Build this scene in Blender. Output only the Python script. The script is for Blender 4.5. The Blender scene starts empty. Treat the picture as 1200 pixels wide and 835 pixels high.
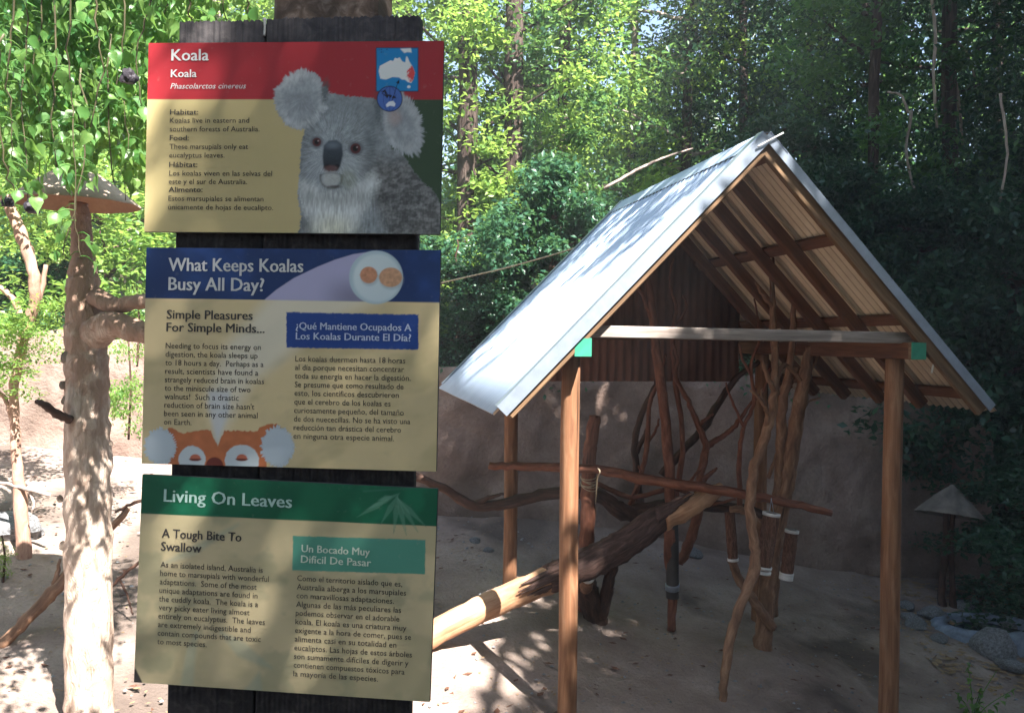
import bpy, bmesh, math, random
import numpy as np
from mathutils import Vector, Matrix, Euler, noise as mnoise
R = math.radians
S = bpy.context.scene
C = S.collection
random.seed(7)

# ------------------------------------------------------------------ camera, sky, sun, exposure
PITCH, ROLL, CZ, F = -.0175, .012, 2.4, 1000.0
cam_d = bpy.data.cameras.new('camera'); cam = bpy.data.objects.new('camera', cam_d); C.objects.link(cam)
cam_d.sensor_width = 36; cam_d.lens = 30; cam_d.clip_start = .05; cam_d.clip_end = 500
CM = (Matrix.Rotation(math.pi / 2 + PITCH, 3, 'X') @ Matrix.Rotation(ROLL, 3, 'Z'))
cam.matrix_world = Matrix.Translation((0, 0, CZ)) @ CM.to_4x4()
S.camera = cam
SUN = Vector((.36, -.52, .78)).normalized()          # direction towards the sun
W = bpy.data.worlds.new('World'); S.world = W; W.use_nodes = True
nt = W.node_tree; bg = nt.nodes['Background']
sky = nt.nodes.new('ShaderNodeTexSky'); sky.sky_type = 'NISHITA'; sky.sun_disc = False
sky.sun_elevation = math.asin(SUN.z); sky.sun_rotation = math.atan2(SUN.x, SUN.y)
nt.links.new(sky.outputs[0], bg.inputs[0]); bg.inputs[1].default_value = .07
sd = bpy.data.lights.new('sun', 'SUN'); sun = bpy.data.objects.new('sun', sd); C.objects.link(sun)
sd.energy = 5.0; sd.angle = R(.5); sd.color = (1, .965, .90)
sun.rotation_euler = SUN.to_track_quat('Z', 'Y').to_euler()
S.view_settings.view_transform = 'Standard'; S.view_settings.look = 'None'
S.view_settings.exposure = 2.5; S.view_settings.gamma = 1
S.cycles.max_bounces = 6; S.cycles.transparent_max_bounces = 4
S.cycles.use_denoising = True

# ------------------------------------------------------------------ measuring help
def ray(px, py): return CM @ Vector((px - 600, 417.5 - py, -F))
def P(px, py, Y):
    d = ray(px, py); return Vector((0, 0, CZ)) + d * (Y / d.y)
def size(npx, Y): return npx * Y / F

# ------------------------------------------------------------------ materials
def mat(name, rough=.8, metal=0., spec=.3):
    m = bpy.data.materials.new(name); m.use_nodes = True
    b = m.node_tree.nodes['Principled BSDF']
    b.inputs['Roughness'].default_value = rough; b.inputs['Metallic'].default_value = metal
    b.inputs['Specular IOR Level'].default_value = spec
    return m, m.node_tree, b
def N(nt, t, **k):
    n = nt.nodes.new(t)
    for a, v in k.items(): setattr(n, a, v)
    return n
def ramp(nt, src, stops, mode='LINEAR'):
    r = N(nt, 'ShaderNodeValToRGB'); r.color_ramp.interpolation = mode
    e = r.color_ramp.elements
    while len(e) < len(stops): e.new(.5)
    for i, (p, c) in enumerate(stops):
        e[i].position = p; e[i].color = (*c, 1) if len(c) == 3 else c
    nt.links.new(src, r.inputs[0]); return r.outputs[0]
def coord(nt, kind='Object', scale=(1, 1, 1)):
    t = N(nt, 'ShaderNodeTexCoord'); mp = N(nt, 'ShaderNodeMapping'); mp.inputs['Scale'].default_value = scale
    nt.links.new(t.outputs[kind], mp.inputs[0]); return mp.outputs[0]
def noi(nt, vec, scale, detail=5, rough=.6, dist=0):
    n = N(nt, 'ShaderNodeTexNoise'); n.inputs['Scale'].default_value = scale; n.inputs['Detail'].default_value = detail
    n.inputs['Roughness'].default_value = rough; n.inputs['Distortion'].default_value = dist
    nt.links.new(vec, n.inputs['Vector']); return n.outputs['Fac']
def mix(nt, a, b, f, mode='MIX'):
    m = N(nt, 'ShaderNodeMix', data_type='RGBA', blend_type=mode)
    for i, v in ((6, a), (7, b)):
        if hasattr(v, 'links'): nt.links.new(v, m.inputs[i])
        else: m.inputs[i].default_value = (*v, 1)
    if hasattr(f, 'links'): nt.links.new(f, m.inputs[0])
    else: m.inputs[0].default_value = f
    return m.outputs[2]
def bump(nt, b, h, strength=.4, dist=.01):
    n = N(nt, 'ShaderNodeBump'); n.inputs['Strength'].default_value = strength; n.inputs['Distance'].default_value = dist
    nt.links.new(h, n.inputs['Height']); nt.links.new(n.outputs[0], b.inputs['Normal'])

def wood(name, c1, c2, c3, coords='Object', scale=(1.5, 22, 22), rough=.75, bs=.5, knots=True):
    m, nt, b = mat(name, rough)
    v = coord(nt, coords, scale); v2 = coord(nt, coords, tuple(s * .25 for s in scale))
    g = noi(nt, v, 1.6, 7, .65, .6); l = noi(nt, v2, 2, 3)
    col = ramp(nt, g, [(.3, c1), (.5, c2), (.72, c3)])
    col = mix(nt, col, tuple(x * .45 for x in c1), ramp(nt, l, [(.5, (0, 0, 0)), (.75, (.8, .8, .8))]))
    if knots:
        kv = coord(nt, coords, tuple(s / 6 for s in (scale[0] * 3, scale[1], scale[2])))
        vo = N(nt, 'ShaderNodeTexVoronoi'); vo.inputs['Scale'].default_value = 1.6; nt.links.new(kv, vo.inputs['Vector'])
        col = mix(nt, col, tuple(x * .3 for x in c1), ramp(nt, vo.outputs['Distance'], [(.04, (.85,) * 3), (.13, (0, 0, 0))]))
    nt.links.new(col, b.inputs['Base Color']); bump(nt, b, g, bs, .004)
    return m
def rough_stuff(name, c1, c2, c3, scale=3, rough=.9, bs=.6, bd=.02, fine=40, patch=None):
    m, nt, b = mat(name, rough, 0, .2)
    v = coord(nt, 'Object'); a = noi(nt, v, scale, 8, .6, .3); f = noi(nt, v, fine, 4, .7)
    col = ramp(nt, a, [(.3, c1), (.5, c2), (.7, c3)])
    col = mix(nt, col, c1, ramp(nt, f, [(.45, (0, 0, 0)), (.8, (.6,) * 3)]))
    if patch:
        p = noi(nt, v, patch[0], 4, .55, .4)
        col = mix(nt, col, patch[1], ramp(nt, p, [(patch[2], (0, 0, 0)), (patch[2] + .08, (.75,) * 3)]))
    nt.links.new(col, b.inputs['Base Color'])
    h = N(nt, 'ShaderNodeMath', operation='MULTIPLY_ADD'); nt.links.new(f, h.inputs[0]); h.inputs[1].default_value = .4
    nt.links.new(a, h.inputs[2]); bump(nt, b, h.outputs[0], bs, bd)
    return m
def bark(name, c1, c2, c3, sc=(12, 12, 2.2), bs=.9, bd=.015, patch=None, high=None):
    m, nt, b = mat(name, .85, 0, .2)
    v = coord(nt, 'Object', sc); a = noi(nt, v, 1.5, 8, .65, .8); f = noi(nt, coord(nt, 'Object'), 9, 5)
    col = ramp(nt, a, [(.33, c1), (.5, c2), (.68, c3)])
    if patch: col = mix(nt, col, patch, ramp(nt, f, [(.5, (0, 0, 0)), (.62, (.8,) * 3)]))
    if high:   # brown painted above that height for the leaf shade, pale below
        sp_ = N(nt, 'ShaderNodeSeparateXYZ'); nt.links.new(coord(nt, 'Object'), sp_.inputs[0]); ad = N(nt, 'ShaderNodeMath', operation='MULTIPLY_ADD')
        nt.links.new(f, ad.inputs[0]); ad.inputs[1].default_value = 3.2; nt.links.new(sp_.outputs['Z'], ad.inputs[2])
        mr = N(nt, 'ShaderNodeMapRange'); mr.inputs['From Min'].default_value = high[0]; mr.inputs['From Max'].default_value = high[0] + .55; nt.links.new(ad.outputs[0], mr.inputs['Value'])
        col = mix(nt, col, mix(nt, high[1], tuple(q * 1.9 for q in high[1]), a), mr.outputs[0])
    nt.links.new(col, b.inputs['Base Color']); bump(nt, b, a, bs, bd); return m
def leafmat(name, cols, trans=(.20, .34, .03), tf=.5, nscale=.9):
    m = bpy.data.materials.new(name); m.use_nodes = True; nt = m.node_tree; nt.nodes.clear()
    out = N(nt, 'ShaderNodeOutputMaterial'); pr = N(nt, 'ShaderNodeBsdfPrincipled'); tr = N(nt, 'ShaderNodeBsdfTranslucent')
    mx = N(nt, 'ShaderNodeMixShader'); mx.inputs[0].default_value = tf
    g = N(nt, 'ShaderNodeNewGeometry'); oi = N(nt, 'ShaderNodeObjectInfo')
    n = noi(nt, coord(nt, 'Object'), nscale, 3)
    ad = N(nt, 'ShaderNodeMath', operation='ADD'); nt.links.new(g.outputs['Random Per Island'], ad.inputs[0]); nt.links.new(n, ad.inputs[1])
    a2 = N(nt, 'ShaderNodeMath', operation='MULTIPLY_ADD'); nt.links.new(oi.outputs['Random'], a2.inputs[0]); a2.inputs[1].default_value = .5; nt.links.new(ad.outputs[0], a2.inputs[2])
    a3 = N(nt, 'ShaderNodeMath', operation='MULTIPLY'); nt.links.new(a2.outputs[0], a3.inputs[0]); a3.inputs[1].default_value = .5
    k = len(cols); col = ramp(nt, a3.outputs[0], [(.15 + .7 * i / (k - 1), c) for i, c in enumerate(cols)])
    nt.links.new(col, pr.inputs['Base Color']); pr.inputs['Roughness'].default_value = .38; pr.inputs['Specular IOR Level'].default_value = .45
    tcol = mix(nt, col, trans, .7); nt.links.new(tcol, tr.inputs[0])
    nt.links.new(pr.outputs[0], mx.inputs[1]); nt.links.new(tr.outputs[0], mx.inputs[2]); nt.links.new(mx.outputs[0], out.inputs[0])
    return m
def plain(name, c, rough=.6, metal=0., spec=.4, var=.25, sc=12):
    m, nt, b = mat(name, rough, metal, spec)
    a = noi(nt, coord(nt, 'Object'), sc, 6)
    nt.links.new(ramp(nt, a, [(.3, tuple(x * (1 - var) for x in c)), (.7, tuple(min(1, x * (1 + var)) for x in c))]), b.inputs['Base Color'])
    bump(nt, b, a, .15, .003); return m

M = {}
M['post'] = wood('post_wood', (.13, .054, .026), (.23, .105, .052), (.33, .185, .105), 'UV', (16, 1.3, 1), bs=.9)
M['rafter'] = wood('rafter_wood', (.070, .026, .012), (.135, .055, .026), (.20, .09, .045))
M['barge'] = wood('barge_wood', (.10, .055, .028), (.18, .105, .056), (.26, .165, .095))
M['weathered'] = wood('weathered_wood', (.17, .13, .11), (.29, .24, .21), (.40, .34, .30))
M['black_wood'] = wood('black_wood', (.018, .016, .018), (.038, .033, .035), (.085, .072, .07), scale=(22, 22, 1.5), knots=False)
M['old_timber'] = wood('old_timber', (.045, .030, .024), (.095, .066, .052), (.20, .16, .14), scale=(24, 24, 1.2), knots=False)
M['red_branch'] = wood('red_branch', (.085, .030, .017), (.18, .066, .038), (.30, .13, .08), 'UV', (14, 3.5, 1), bs=1)
M['tan_branch'] = wood('tan_branch', (.11, .055, .033), (.23, .12, .07), (.38, .235, .15), 'UV', (14, 3.5, 1), bs=1)
M['dark_branch'] = wood('dark_branch', (.030, .016, .012), (.065, .032, .022), (.13, .07, .05), 'UV', (18, 4, 1), bs=1)
M['log_bark'] = wood('log_bark', (.030, .016, .013), (.075, .040, .032), (.17, .105, .088), 'UV', (26, 4.5, 1), bs=1)
M['peeled'] = wood('peeled_wood', (.26, .12, .06), (.44, .24, .135), (.58, .38, .25), 'UV', (12, 1.6, 1), bs=.9)
M['dark_bark'] = bark('dark_bark', (.03, .014, .010), (.075, .036, .026), (.15, .085, .065), (20, 20, 20), 1, .02)
M['feeder_bark'] = bark('feeder_bark', (.05, .02, .013), (.12, .055, .035), (.2, .11, .08), (60, 60, 12), 1, .004)
M['metal'] = None
M['trim'] = plain('trim_metal', (.34, .39, .48), .36, .6, .5, .12)
def cream():
    m, nt, b = mat('cream_sheet', .6); v = coord(nt, 'Object'); a = noi(nt, v, 4, 6); f = noi(nt, v, 14, 4)
    col = ramp(nt, a, [(.3, (.58, .47, .34)), (.7, (.76, .64, .48))])
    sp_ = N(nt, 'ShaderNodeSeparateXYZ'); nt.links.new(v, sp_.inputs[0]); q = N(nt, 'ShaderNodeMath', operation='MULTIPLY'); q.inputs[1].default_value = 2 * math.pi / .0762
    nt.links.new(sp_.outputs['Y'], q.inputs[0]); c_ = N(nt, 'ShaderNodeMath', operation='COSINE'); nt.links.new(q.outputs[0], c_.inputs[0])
    rib_shade = ramp(nt, c_.outputs[0], [(.35, (0, 0, 0)), (.98, (.8,) * 3)])     # rib shading painted as dark stripes along the grooves
    col = mix(nt, col, (.16, .095, .055), mix(nt, (0, 0, 0), rib_shade, ramp(nt, f, [(.2, (.6,) * 3), (.7, (1, 1, 1))])))
    nt.links.new(col, b.inputs['Base Color']); return m
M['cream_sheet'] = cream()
M['brown_sheet'] = wood('brown_sheet', (.12, .050, .033), (.19, .082, .055), (.26, .12, .082), scale=(6, 6, 1.2), knots=False, bs=.2)
M['green_paint'] = plain('green_paint', (.03, .23, .145), .5, 0, .4, .2)
M['white_pipe'] = plain('white_pipe', (.62, .60, .58), .5)
M['cable'] = plain('cable_sleeve', (.55, .52, .46), .5)
M['grey_pipe'] = plain('grey_pipe', (.05, .043, .042), .6)
M['rope'] = plain('rope', (.45, .36, .25), .9, 0, .1, .3, 60)
M['wall'] = rough_stuff('shotcrete_wall', (.165, .112, .092), (.25, .180, .152), (.34, .26, .222), 2.2, .95, 1, .05, 26, (1.1, (.15, .11, .09), .60))
M['ground'] = rough_stuff('packed_earth', (.205, .150, .128), (.305, .235, .200), (.41, .33, .285), 1.6, .95, 1, .05, 34, (.55, (.085, .064, .054), .53))
M['hill'] = rough_stuff('leafy_soil', (.035, .028, .016), (.07, .055, .03), (.10, .085, .045), 2.5)
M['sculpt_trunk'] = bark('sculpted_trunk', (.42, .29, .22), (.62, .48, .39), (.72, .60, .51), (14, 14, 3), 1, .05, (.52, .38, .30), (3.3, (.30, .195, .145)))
M['pale_trunk'] = bark('pale_trunk', (.20, .15, .13), (.36, .28, .24), (.48, .40, .35), (10, 10, 3))
M['redwood'] = bark('redwood_bark', (.022, .014, .012), (.060, .040, .034), (.13, .095, .082), (11, 11, 1.2), 1, .04)
M['pink_trunk'] = bark('pink_trunk', (.24, .13, .10), (.38, .23, .17), (.50, .34, .27), (8, 8, 3))
M['shelter_cone'] = rough_stuff('cone_roof', (.34, .24, .18), (.48, .36, .28), (.58, .46, .37), 5, .9, .4, .01)
M['shelter_under'] = rough_stuff('cone_underside', (.20, .11, .07), (.27, .155, .095), (.33, .20, .12), 5, .9, .3, .01)
M['dark_cone'] = rough_stuff('dark_cone_roof', (.12, .10, .09), (.20, .17, .15), (.27, .24, .21), 6, .9, .4, .01)
M['rock'] = rough_stuff('grey_rock', (.10, .10, .10), (.22, .22, .23), (.36, .36, .38), 9, .85, 1, .02, 40)
M['basin'] = rough_stuff('basin_concrete', (.13, .15, .19), (.22, .26, .33), (.32, .37, .45), 8, .7, .6, .01, 40)
M['water'] = plain('dark_water', (.02, .025, .02), .06, 0, .5, .2)
M['dry_leaf'] = plain('dry_leaf', (.30, .20, .11), .8, 0, .2, .3, 40)
M['leaf_stem'] = plain('leaf_stem', (.10, .085, .045), .6)
M['pod'] = plain('dark_pod', (.022, .017, .024), .6)
M['leaf_near'] = leafmat('near_leaf', [(.018, .085, .035), (.045, .15, .045), (.08, .20, .05), (.19, .31, .09)], (.28, .50, .08), .52, 5)
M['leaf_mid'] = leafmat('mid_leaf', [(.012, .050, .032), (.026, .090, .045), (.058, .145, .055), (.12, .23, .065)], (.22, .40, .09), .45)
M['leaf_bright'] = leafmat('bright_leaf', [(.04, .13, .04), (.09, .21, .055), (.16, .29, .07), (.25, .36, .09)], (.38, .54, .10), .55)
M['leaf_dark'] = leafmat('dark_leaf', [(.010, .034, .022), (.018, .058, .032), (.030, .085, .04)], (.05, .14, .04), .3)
M['leaf_blue'] = leafmat('bluish_leaf', [(.018, .065, .040), (.032, .105, .060), (.055, .15, .08)], (.12, .26, .08), .4)

def roof_metal():
    m, nt, b = mat('galvanised_roof', .55, .15, .4)
    v = coord(nt, 'Object'); a = noi(nt, v, 3, 6); st = noi(nt, coord(nt, 'Object', (14, 1, 1)), 2, 5)
    col = ramp(nt, a, [(.3, (.38, .47, .62)), (.7, (.47, .56, .70))])
    col = mix(nt, col, (.38, .40, .44), ramp(nt, st, [(.55, (0, 0, 0)), (.8, (.5,) * 3)]))
    nt.links.new(col, b.inputs['Base Color']); bump(nt, b, a, .05, .004); return m
M['metal'] = roof_metal()
def printmat():
    m, nt, b = mat('printed_vinyl', .42, 0, .35)
    a = N(nt, 'ShaderNodeVertexColor', layer_name='ink')
    wear = noi(nt, coord(nt, 'Object'), 60, 5)
    col = mix(nt, a.outputs[0], (.42, .38, .32), ramp(nt, wear, [(.62, (0, 0, 0)), (.85, (.25,) * 3)]))
    nt.links.new(col, b.inputs['Base Color']); return m
M['print'] = printmat()
def ink(name, c): 
    m, nt, b = mat(name, .5); b.inputs['Base Color'].default_value = (*c, 1); return m
M['ink_dark'] = ink('dark_ink', (.062, .055, .052)); M['ink_pale'] = ink('pale_ink', (.62, .62, .62))
M['ink_mint'] = ink('mint_ink', (.42, .60, .54)); M['ink_cream'] = ink('cream_ink', (.62, .70, .58)); M['ink_lilac'] = ink('lilac_ink', (.50, .56, .72))

# ------------------------------------------------------------------ object helpers
def link_mesh(name, me, m=None, parent=None):
    if m is not None and len(me.materials) == 0: me.materials.append(m)
    o = bpy.data.objects.new(name, me); C.objects.link(o)
    if parent is not None: o.parent = parent
    return o
def tag(o, label=None, cat=None, group=None, kind=None):
    if label: o['label'] = label
    if cat: o['category'] = cat
    if group: o['group'] = group
    if kind: o['kind'] = kind
    return o
def thing(name, label, cat, loc=(0, 0, 0), group=None, rz=0):
    o = bpy.data.objects.new(name, None); o.empty_display_size = .1; C.objects.link(o)
    o.location = loc; o.rotation_euler = (0, 0, rz); return tag(o, label, cat, group)
def np_mesh(name, V, Fc, uv=None, smooth=False):
    """V (n,3), Fc (m,k) faces of one size"""
    me = bpy.data.meshes.new(name); V = np.ascontiguousarray(V, np.float32); Fc = np.ascontiguousarray(Fc, np.int32)
    k = Fc.shape[1]; me.vertices.add(len(V)); me.vertices.foreach_set('co', V.ravel())
    me.loops.add(Fc.size); me.loops.foreach_set('vertex_index', Fc.ravel())
    me.polygons.add(len(Fc)); me.polygons.foreach_set('loop_start', np.arange(len(Fc), dtype=np.int32) * k)
    if smooth: me.polygons.foreach_set('use_smooth', np.ones(len(Fc), bool))
    me.update(calc_edges=True)
    if uv is not None:
        l = me.uv_layers.new(name='UVMap'); l.data.foreach_set('uv', np.ascontiguousarray(uv, np.float32).ravel())
    return me
def box_mesh(name, sx, sy, sz, bev=.004, off=(0, 0, 0)):
    bm = bmesh.new(); bmesh.ops.create_cube(bm, size=1)
    bmesh.ops.scale(bm, vec=(sx, sy, sz), verts=bm.verts)
    if bev: bmesh.ops.bevel(bm, geom=bm.edges[:], offset=min(bev, min(sx, sy, sz) * .3), segments=1, affect='EDGES')
    bmesh.ops.translate(bm, vec=off, verts=bm.verts)
    me = bpy.data.meshes.new(name); bm.to_mesh(me); bm.free(); return me
def beam(name, a, b, w, h, m, parent=None, up=Vector((0, 0, 1)), bev=.006):
    """box from a to b; local X along it, so the grain follows"""
    a, b = Vector(a), Vector(b); d = b - a; x = d.normalized(); y = up.cross(x).normalized(); z = x.cross(y)
    me = box_mesh(name, d.length, w, h, bev)
    o = link_mesh(name, me, m, parent)
    o.matrix_local = Matrix.Translation((a + b) / 2) @ Matrix((x, y, z)).transposed().to_4x4()
    return o
def catmull(pts, n):
    pts = [np.array(p, float) for p in pts]; pts = [2 * pts[0] - pts[1]] + pts + [2 * pts[-1] - pts[-2]]; out = []
    for i in range(1, len(pts) - 2):
        p0, p1, p2, p3 = pts[i - 1:i + 3]
        for t in np.linspace(0, 1, n, endpoint=False):
            out.append(.5 * ((2 * p1) + (-p0 + p2) * t + (2 * p0 - 5 * p1 + 4 * p2 - p3) * t * t + (-p0 + 3 * p1 - 3 * p2 + p3) * t ** 3))
    out.append(pts[-2]); return np.array(out)
def tube_mesh(name, pts, radii, sides=10, seg=6, lump=.12, wob=.0, seed=0, rough_tip=False):
    """pts (x,y,z), radii per point: a tapering lumpy limb, UV in metres (round, along)"""
    rg = np.random.RandomState(seed)
    pr = catmull([(*p, r) for p, r in zip(pts, radii)], seg); Pn, Rn = pr[:, :3], np.maximum(pr[:, 3], .0015)
    n = len(Pn)
    if wob: Pn = Pn + rg.normal(0, wob, Pn.shape) * (np.arange(n)[:, None] > 0)
    T = np.gradient(Pn, axis=0); T /= np.linalg.norm(T, axis=1)[:, None] + 1e-9
    u = np.cross(T[0], [0.13, .2, .97] if abs(T[0][2]) < .9 else [1, 0, 0]); u /= np.linalg.norm(u)
    L = np.r_[0, np.cumsum(np.linalg.norm(np.diff(Pn, axis=0), axis=1))]
    th = np.linspace(0, 2 * np.pi, sides, endpoint=False)
    base = 1 + lump * (.6 * np.sin(th * 2 + rg.rand() * 6) * .5 + .5 * rg.uniform(-1, 1, sides) * .6)
    V = []
    for i in range(n):
        u = u - T[i] * (u @ T[i]); u /= np.linalg.norm(u); v = np.cross(T[i], u)
        rr = Rn[i] * base * (1 + lump * rg.uniform(-.5, .5, sides)) * (1 + lump * .5 * rg.uniform(-1, 1))
        V.append(Pn[i] + np.outer(np.cos(th) * rr, u) + np.outer(np.sin(th) * rr, v))
    V = np.concatenate(V + [Pn[:1] - T[:1] * Rn[0] * .1, Pn[-1:] + T[-1:] * Rn[-1] * .15])
    Fc, UV = [], []
    circ = 2 * np.pi * float(np.mean(Rn))
    for i in range(n - 1):
        for j in range(sides):
            k = (j + 1) % sides; Fc.append((i * sides + j, i * sides + k, (i + 1) * sides + k, (i + 1) * sides + j))
            a, b = j / sides * circ, (j + 1) / sides * circ; UV += [(a, L[i]), (b, L[i]), (b, L[i + 1]), (a, L[i + 1])]
    me = bpy.data.meshes.new(name)
    c0, c1 = n * sides, n * sides + 1
    caps = [(c0, (j + 1) % sides, j) for j in range(sides)] + [(c1, (n - 1) * sides + j, (n - 1) * sides + (j + 1) % sides) for j in range(sides)]
    me.from_pydata([tuple(x) for x in V], [], Fc + caps)
    UV += [(0, 0), (.01, .0), (.0, .01)] * (2 * sides)
    l = me.uv_layers.new(name='UVMap'); l.data.foreach_set('uv', np.array(UV, np.float32).ravel())
    sm = np.ones(len(Fc) + len(caps), bool); sm[len(Fc):] = False; me.polygons.foreach_set('use_smooth', sm)
    return me
def tube(name, pts, radii, m, parent=None, **k):
    if not hasattr(radii, '__len__'): radii = [radii] * len(pts)
    return link_mesh(name, tube_mesh(name, pts, radii, **k), m, parent)
def join_meshes(name, mes):
    bm = bmesh.new()
    for me in mes: bm.from_mesh(me)
    out = bpy.data.meshes.new(name); bm.to_mesh(out); bm.free()
    for me in mes: bpy.data.meshes.remove(me)
    return out
def lathe_mesh(name, prof, sides=24, lump=0, seed=0, sy=1):
    rg = np.random.RandomState(seed); bm = bmesh.new(); rings = []
    off = rg.uniform(-1, 1, sides)
    for r, z in prof:
        rings.append([bm.verts.new((r * math.cos(2 * math.pi * j / sides) * (1 + lump * off[j]), sy * r * math.sin(2 * math.pi * j / sides) * (1 + lump * off[j]), z + lump * .2 * r * off[(j * 7) % sides])) for j in range(sides)])
    for a, b in zip(rings, rings[1:]):
        for j in range(sides):
            f = bm.faces.new((a[j], a[(j + 1) % sides], b[(j + 1) % sides], b[j])); f.smooth = True
    me = bpy.data.meshes.new(name); bm.to_mesh(me); bm.free(); return me
def rock_mesh(name, seed, sub=3, amp=.35):
    bm = bmesh.new(); bmesh.ops.create_icosphere(bm, subdivisions=sub, radius=1)
    o = Vector((seed * 3.1, seed * 1.7, 0))
    for v in bm.verts:
        p = v.co.copy(); v.co *= 1 + amp * mnoise.noise(p * 1.1 + o) + amp * .35 * mnoise.noise(p * 3 + o)
        v.co.z = max(v.co.z, -.6)
    me = bpy.data.meshes.new(name); bm.to_mesh(me); bm.free(); return me

# ------------------------------------------------------------------ leaf clouds
def leaf_cloud(name, cen, size_, rg, droop=.3, aspect=.55, nrm=None, jit=.35):
    """two-triangle folded leaves: cen (n,3)"""
    n = len(cen); s = size_ * rg.uniform(1 - jit, 1 + jit, n)
    d = rg.normal(0, 1, (n, 3)); d[:, 2] = d[:, 2] * .6 - droop; d /= np.linalg.norm(d, axis=1)[:, None]
    up = rg.normal(0, .55, (n, 3)) + [0, 0, 1.0]
    w = np.cross(d, up); w /= np.linalg.norm(w, axis=1)[:, None] + 1e-9
    nn = np.cross(w, d); s = s[:, None]
    a = cen; b = cen + d * s * .45 + w * s * aspect * .5 + nn * s * .10
    c = cen + d * s; e = cen + d * s * .45 - w * s * aspect * .5 + nn * s * .10
    V = np.stack([a, b, c, e], 1).reshape(-1, 3); i = np.arange(n)[:, None] * 4
    Fc = np.concatenate([i + [0, 1, 2], i + [0, 2, 3]], 1).reshape(-1, 3)
    return np_mesh(name, V, Fc)
def crown_points(rg, n, rx, ry, z0, z1, clumps, cr, flat=.6, hollow=.35, taper=0):
    th = rg.uniform(0, 2 * np.pi, clumps); t = rg.uniform(0, 1, clumps); r = np.sqrt(rg.uniform(hollow ** 2, 1, clumps))
    prof = (np.sin(np.pi * np.clip(t * .86 + .1, 0, 1)) ** .6) * (1 - taper * t)
    lob = 1 + .3 * np.sin(th * 3 + rg.rand() * 6) + .2 * np.sin(th * 5 + t * 6)
    cc = np.stack([np.cos(th) * r * rx * prof * lob, np.sin(th) * r * ry * prof * lob, z0 + (z1 - z0) * t], 1)
    k = rg.randint(0, clumps, n); sc = cr * rg.uniform(.5, 1.3, clumps)[k][:, None]
    g = rg.normal(0, 1, (n, 3)); g /= np.linalg.norm(g, axis=1)[:, None]; g *= rg.uniform(.25, 1, (n, 1)) ** .6
    g[:, 2] *= flat; pts = cc[k] + g * sc
    pts[:, 2] -= .25 * np.linalg.norm(g[:, :2] * sc, axis=1) 
    return pts, cc

# ------------------------------------------------------------------ SETTING: terrain
def wall_y(x): return 9.15 + .12 * x + .12 * np.sin(x * 1.3)
def ground_h(x, y):
    x = np.asarray(x, float); y = np.asarray(y, float)
    xs = np.clip(x, -5, 5.2); ys = np.clip(y, -3, 11)
    z = .25 - .175 * (xs + .03) + .129 * (ys - 7.04) + .28 * np.clip(x - 5.6, 0, 14)
    z = np.where(x < -5, z + (-5 - x) * .05, z)
    b = np.clip((y - (wall_y(x) + .08)) / .14, 0, 1) * np.clip((6.3 - x) / .9, 0, 1)
    hi = 1.85 + .16 * np.clip(y - 9, 0, 26) + .12 * np.sin(x * .7) 
    z = z * (1 - b) + hi * b
    z = np.where(x > 5.4, z + .22 * np.clip(y - 8, 0, 20) * np.clip((x - 5.4) / 1, 0, 1) * (1 - b), z)
    return z + .03 * np.sin(x * 2.1 + y) * np.cos(y * 1.7 - x * .6)
def gz(x, y): return float(ground_h(x, y))
def build_ground():
    xs = np.unique(np.r_[np.linspace(-90, -9, 20), np.linspace(-9, 9, 150), np.linspace(9, 90, 20)])
    ys = np.unique(np.r_[np.linspace(-40, 2, 18), np.linspace(2, 8, 60), np.linspace(8, 11.5, 80), np.linspace(11.5, 110, 30)])
    X, Y = np.meshgrid(xs, ys); Z = ground_h(X, Y)
    fn = (np.abs(X) < 9) & (Y > 2) & (Y < 11)
    for f, a in ((3.1, .022), (7.3, .010), (15., .005)):
        Z = Z + fn * a * np.sin(X * f + 1.3 * np.sin(Y * f * .7)) * np.cos(Y * f * .9 + np.sin(X * f))
    V = np.stack([X.ravel(), Y.ravel(), Z.ravel()], 1); nx = len(xs)
    i, j = np.meshgrid(np.arange(nx - 1), np.arange(len(ys) - 1)); a = (j * nx + i).ravel()
    me = np_mesh('ground', V, np.stack([a, a + 1, a + nx + 1, a + nx], 1), smooth=True)
    me.materials.append(M['ground']); me.materials.append(M['hill'])
    cx = (X[:-1, :-1] + X[1:, 1:]).ravel() / 2; cy = (Y[:-1, :-1] + Y[1:, 1:]).ravel() / 2
    me.polygons.foreach_set('material_index', ((cy > wall_y(cx) + .15) | (cx > 5.3)).astype(np.int32))
    o = bpy.data.objects.new('ground', me); C.objects.link(o); tag(o, kind='structure'); return o
build_ground()

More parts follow.
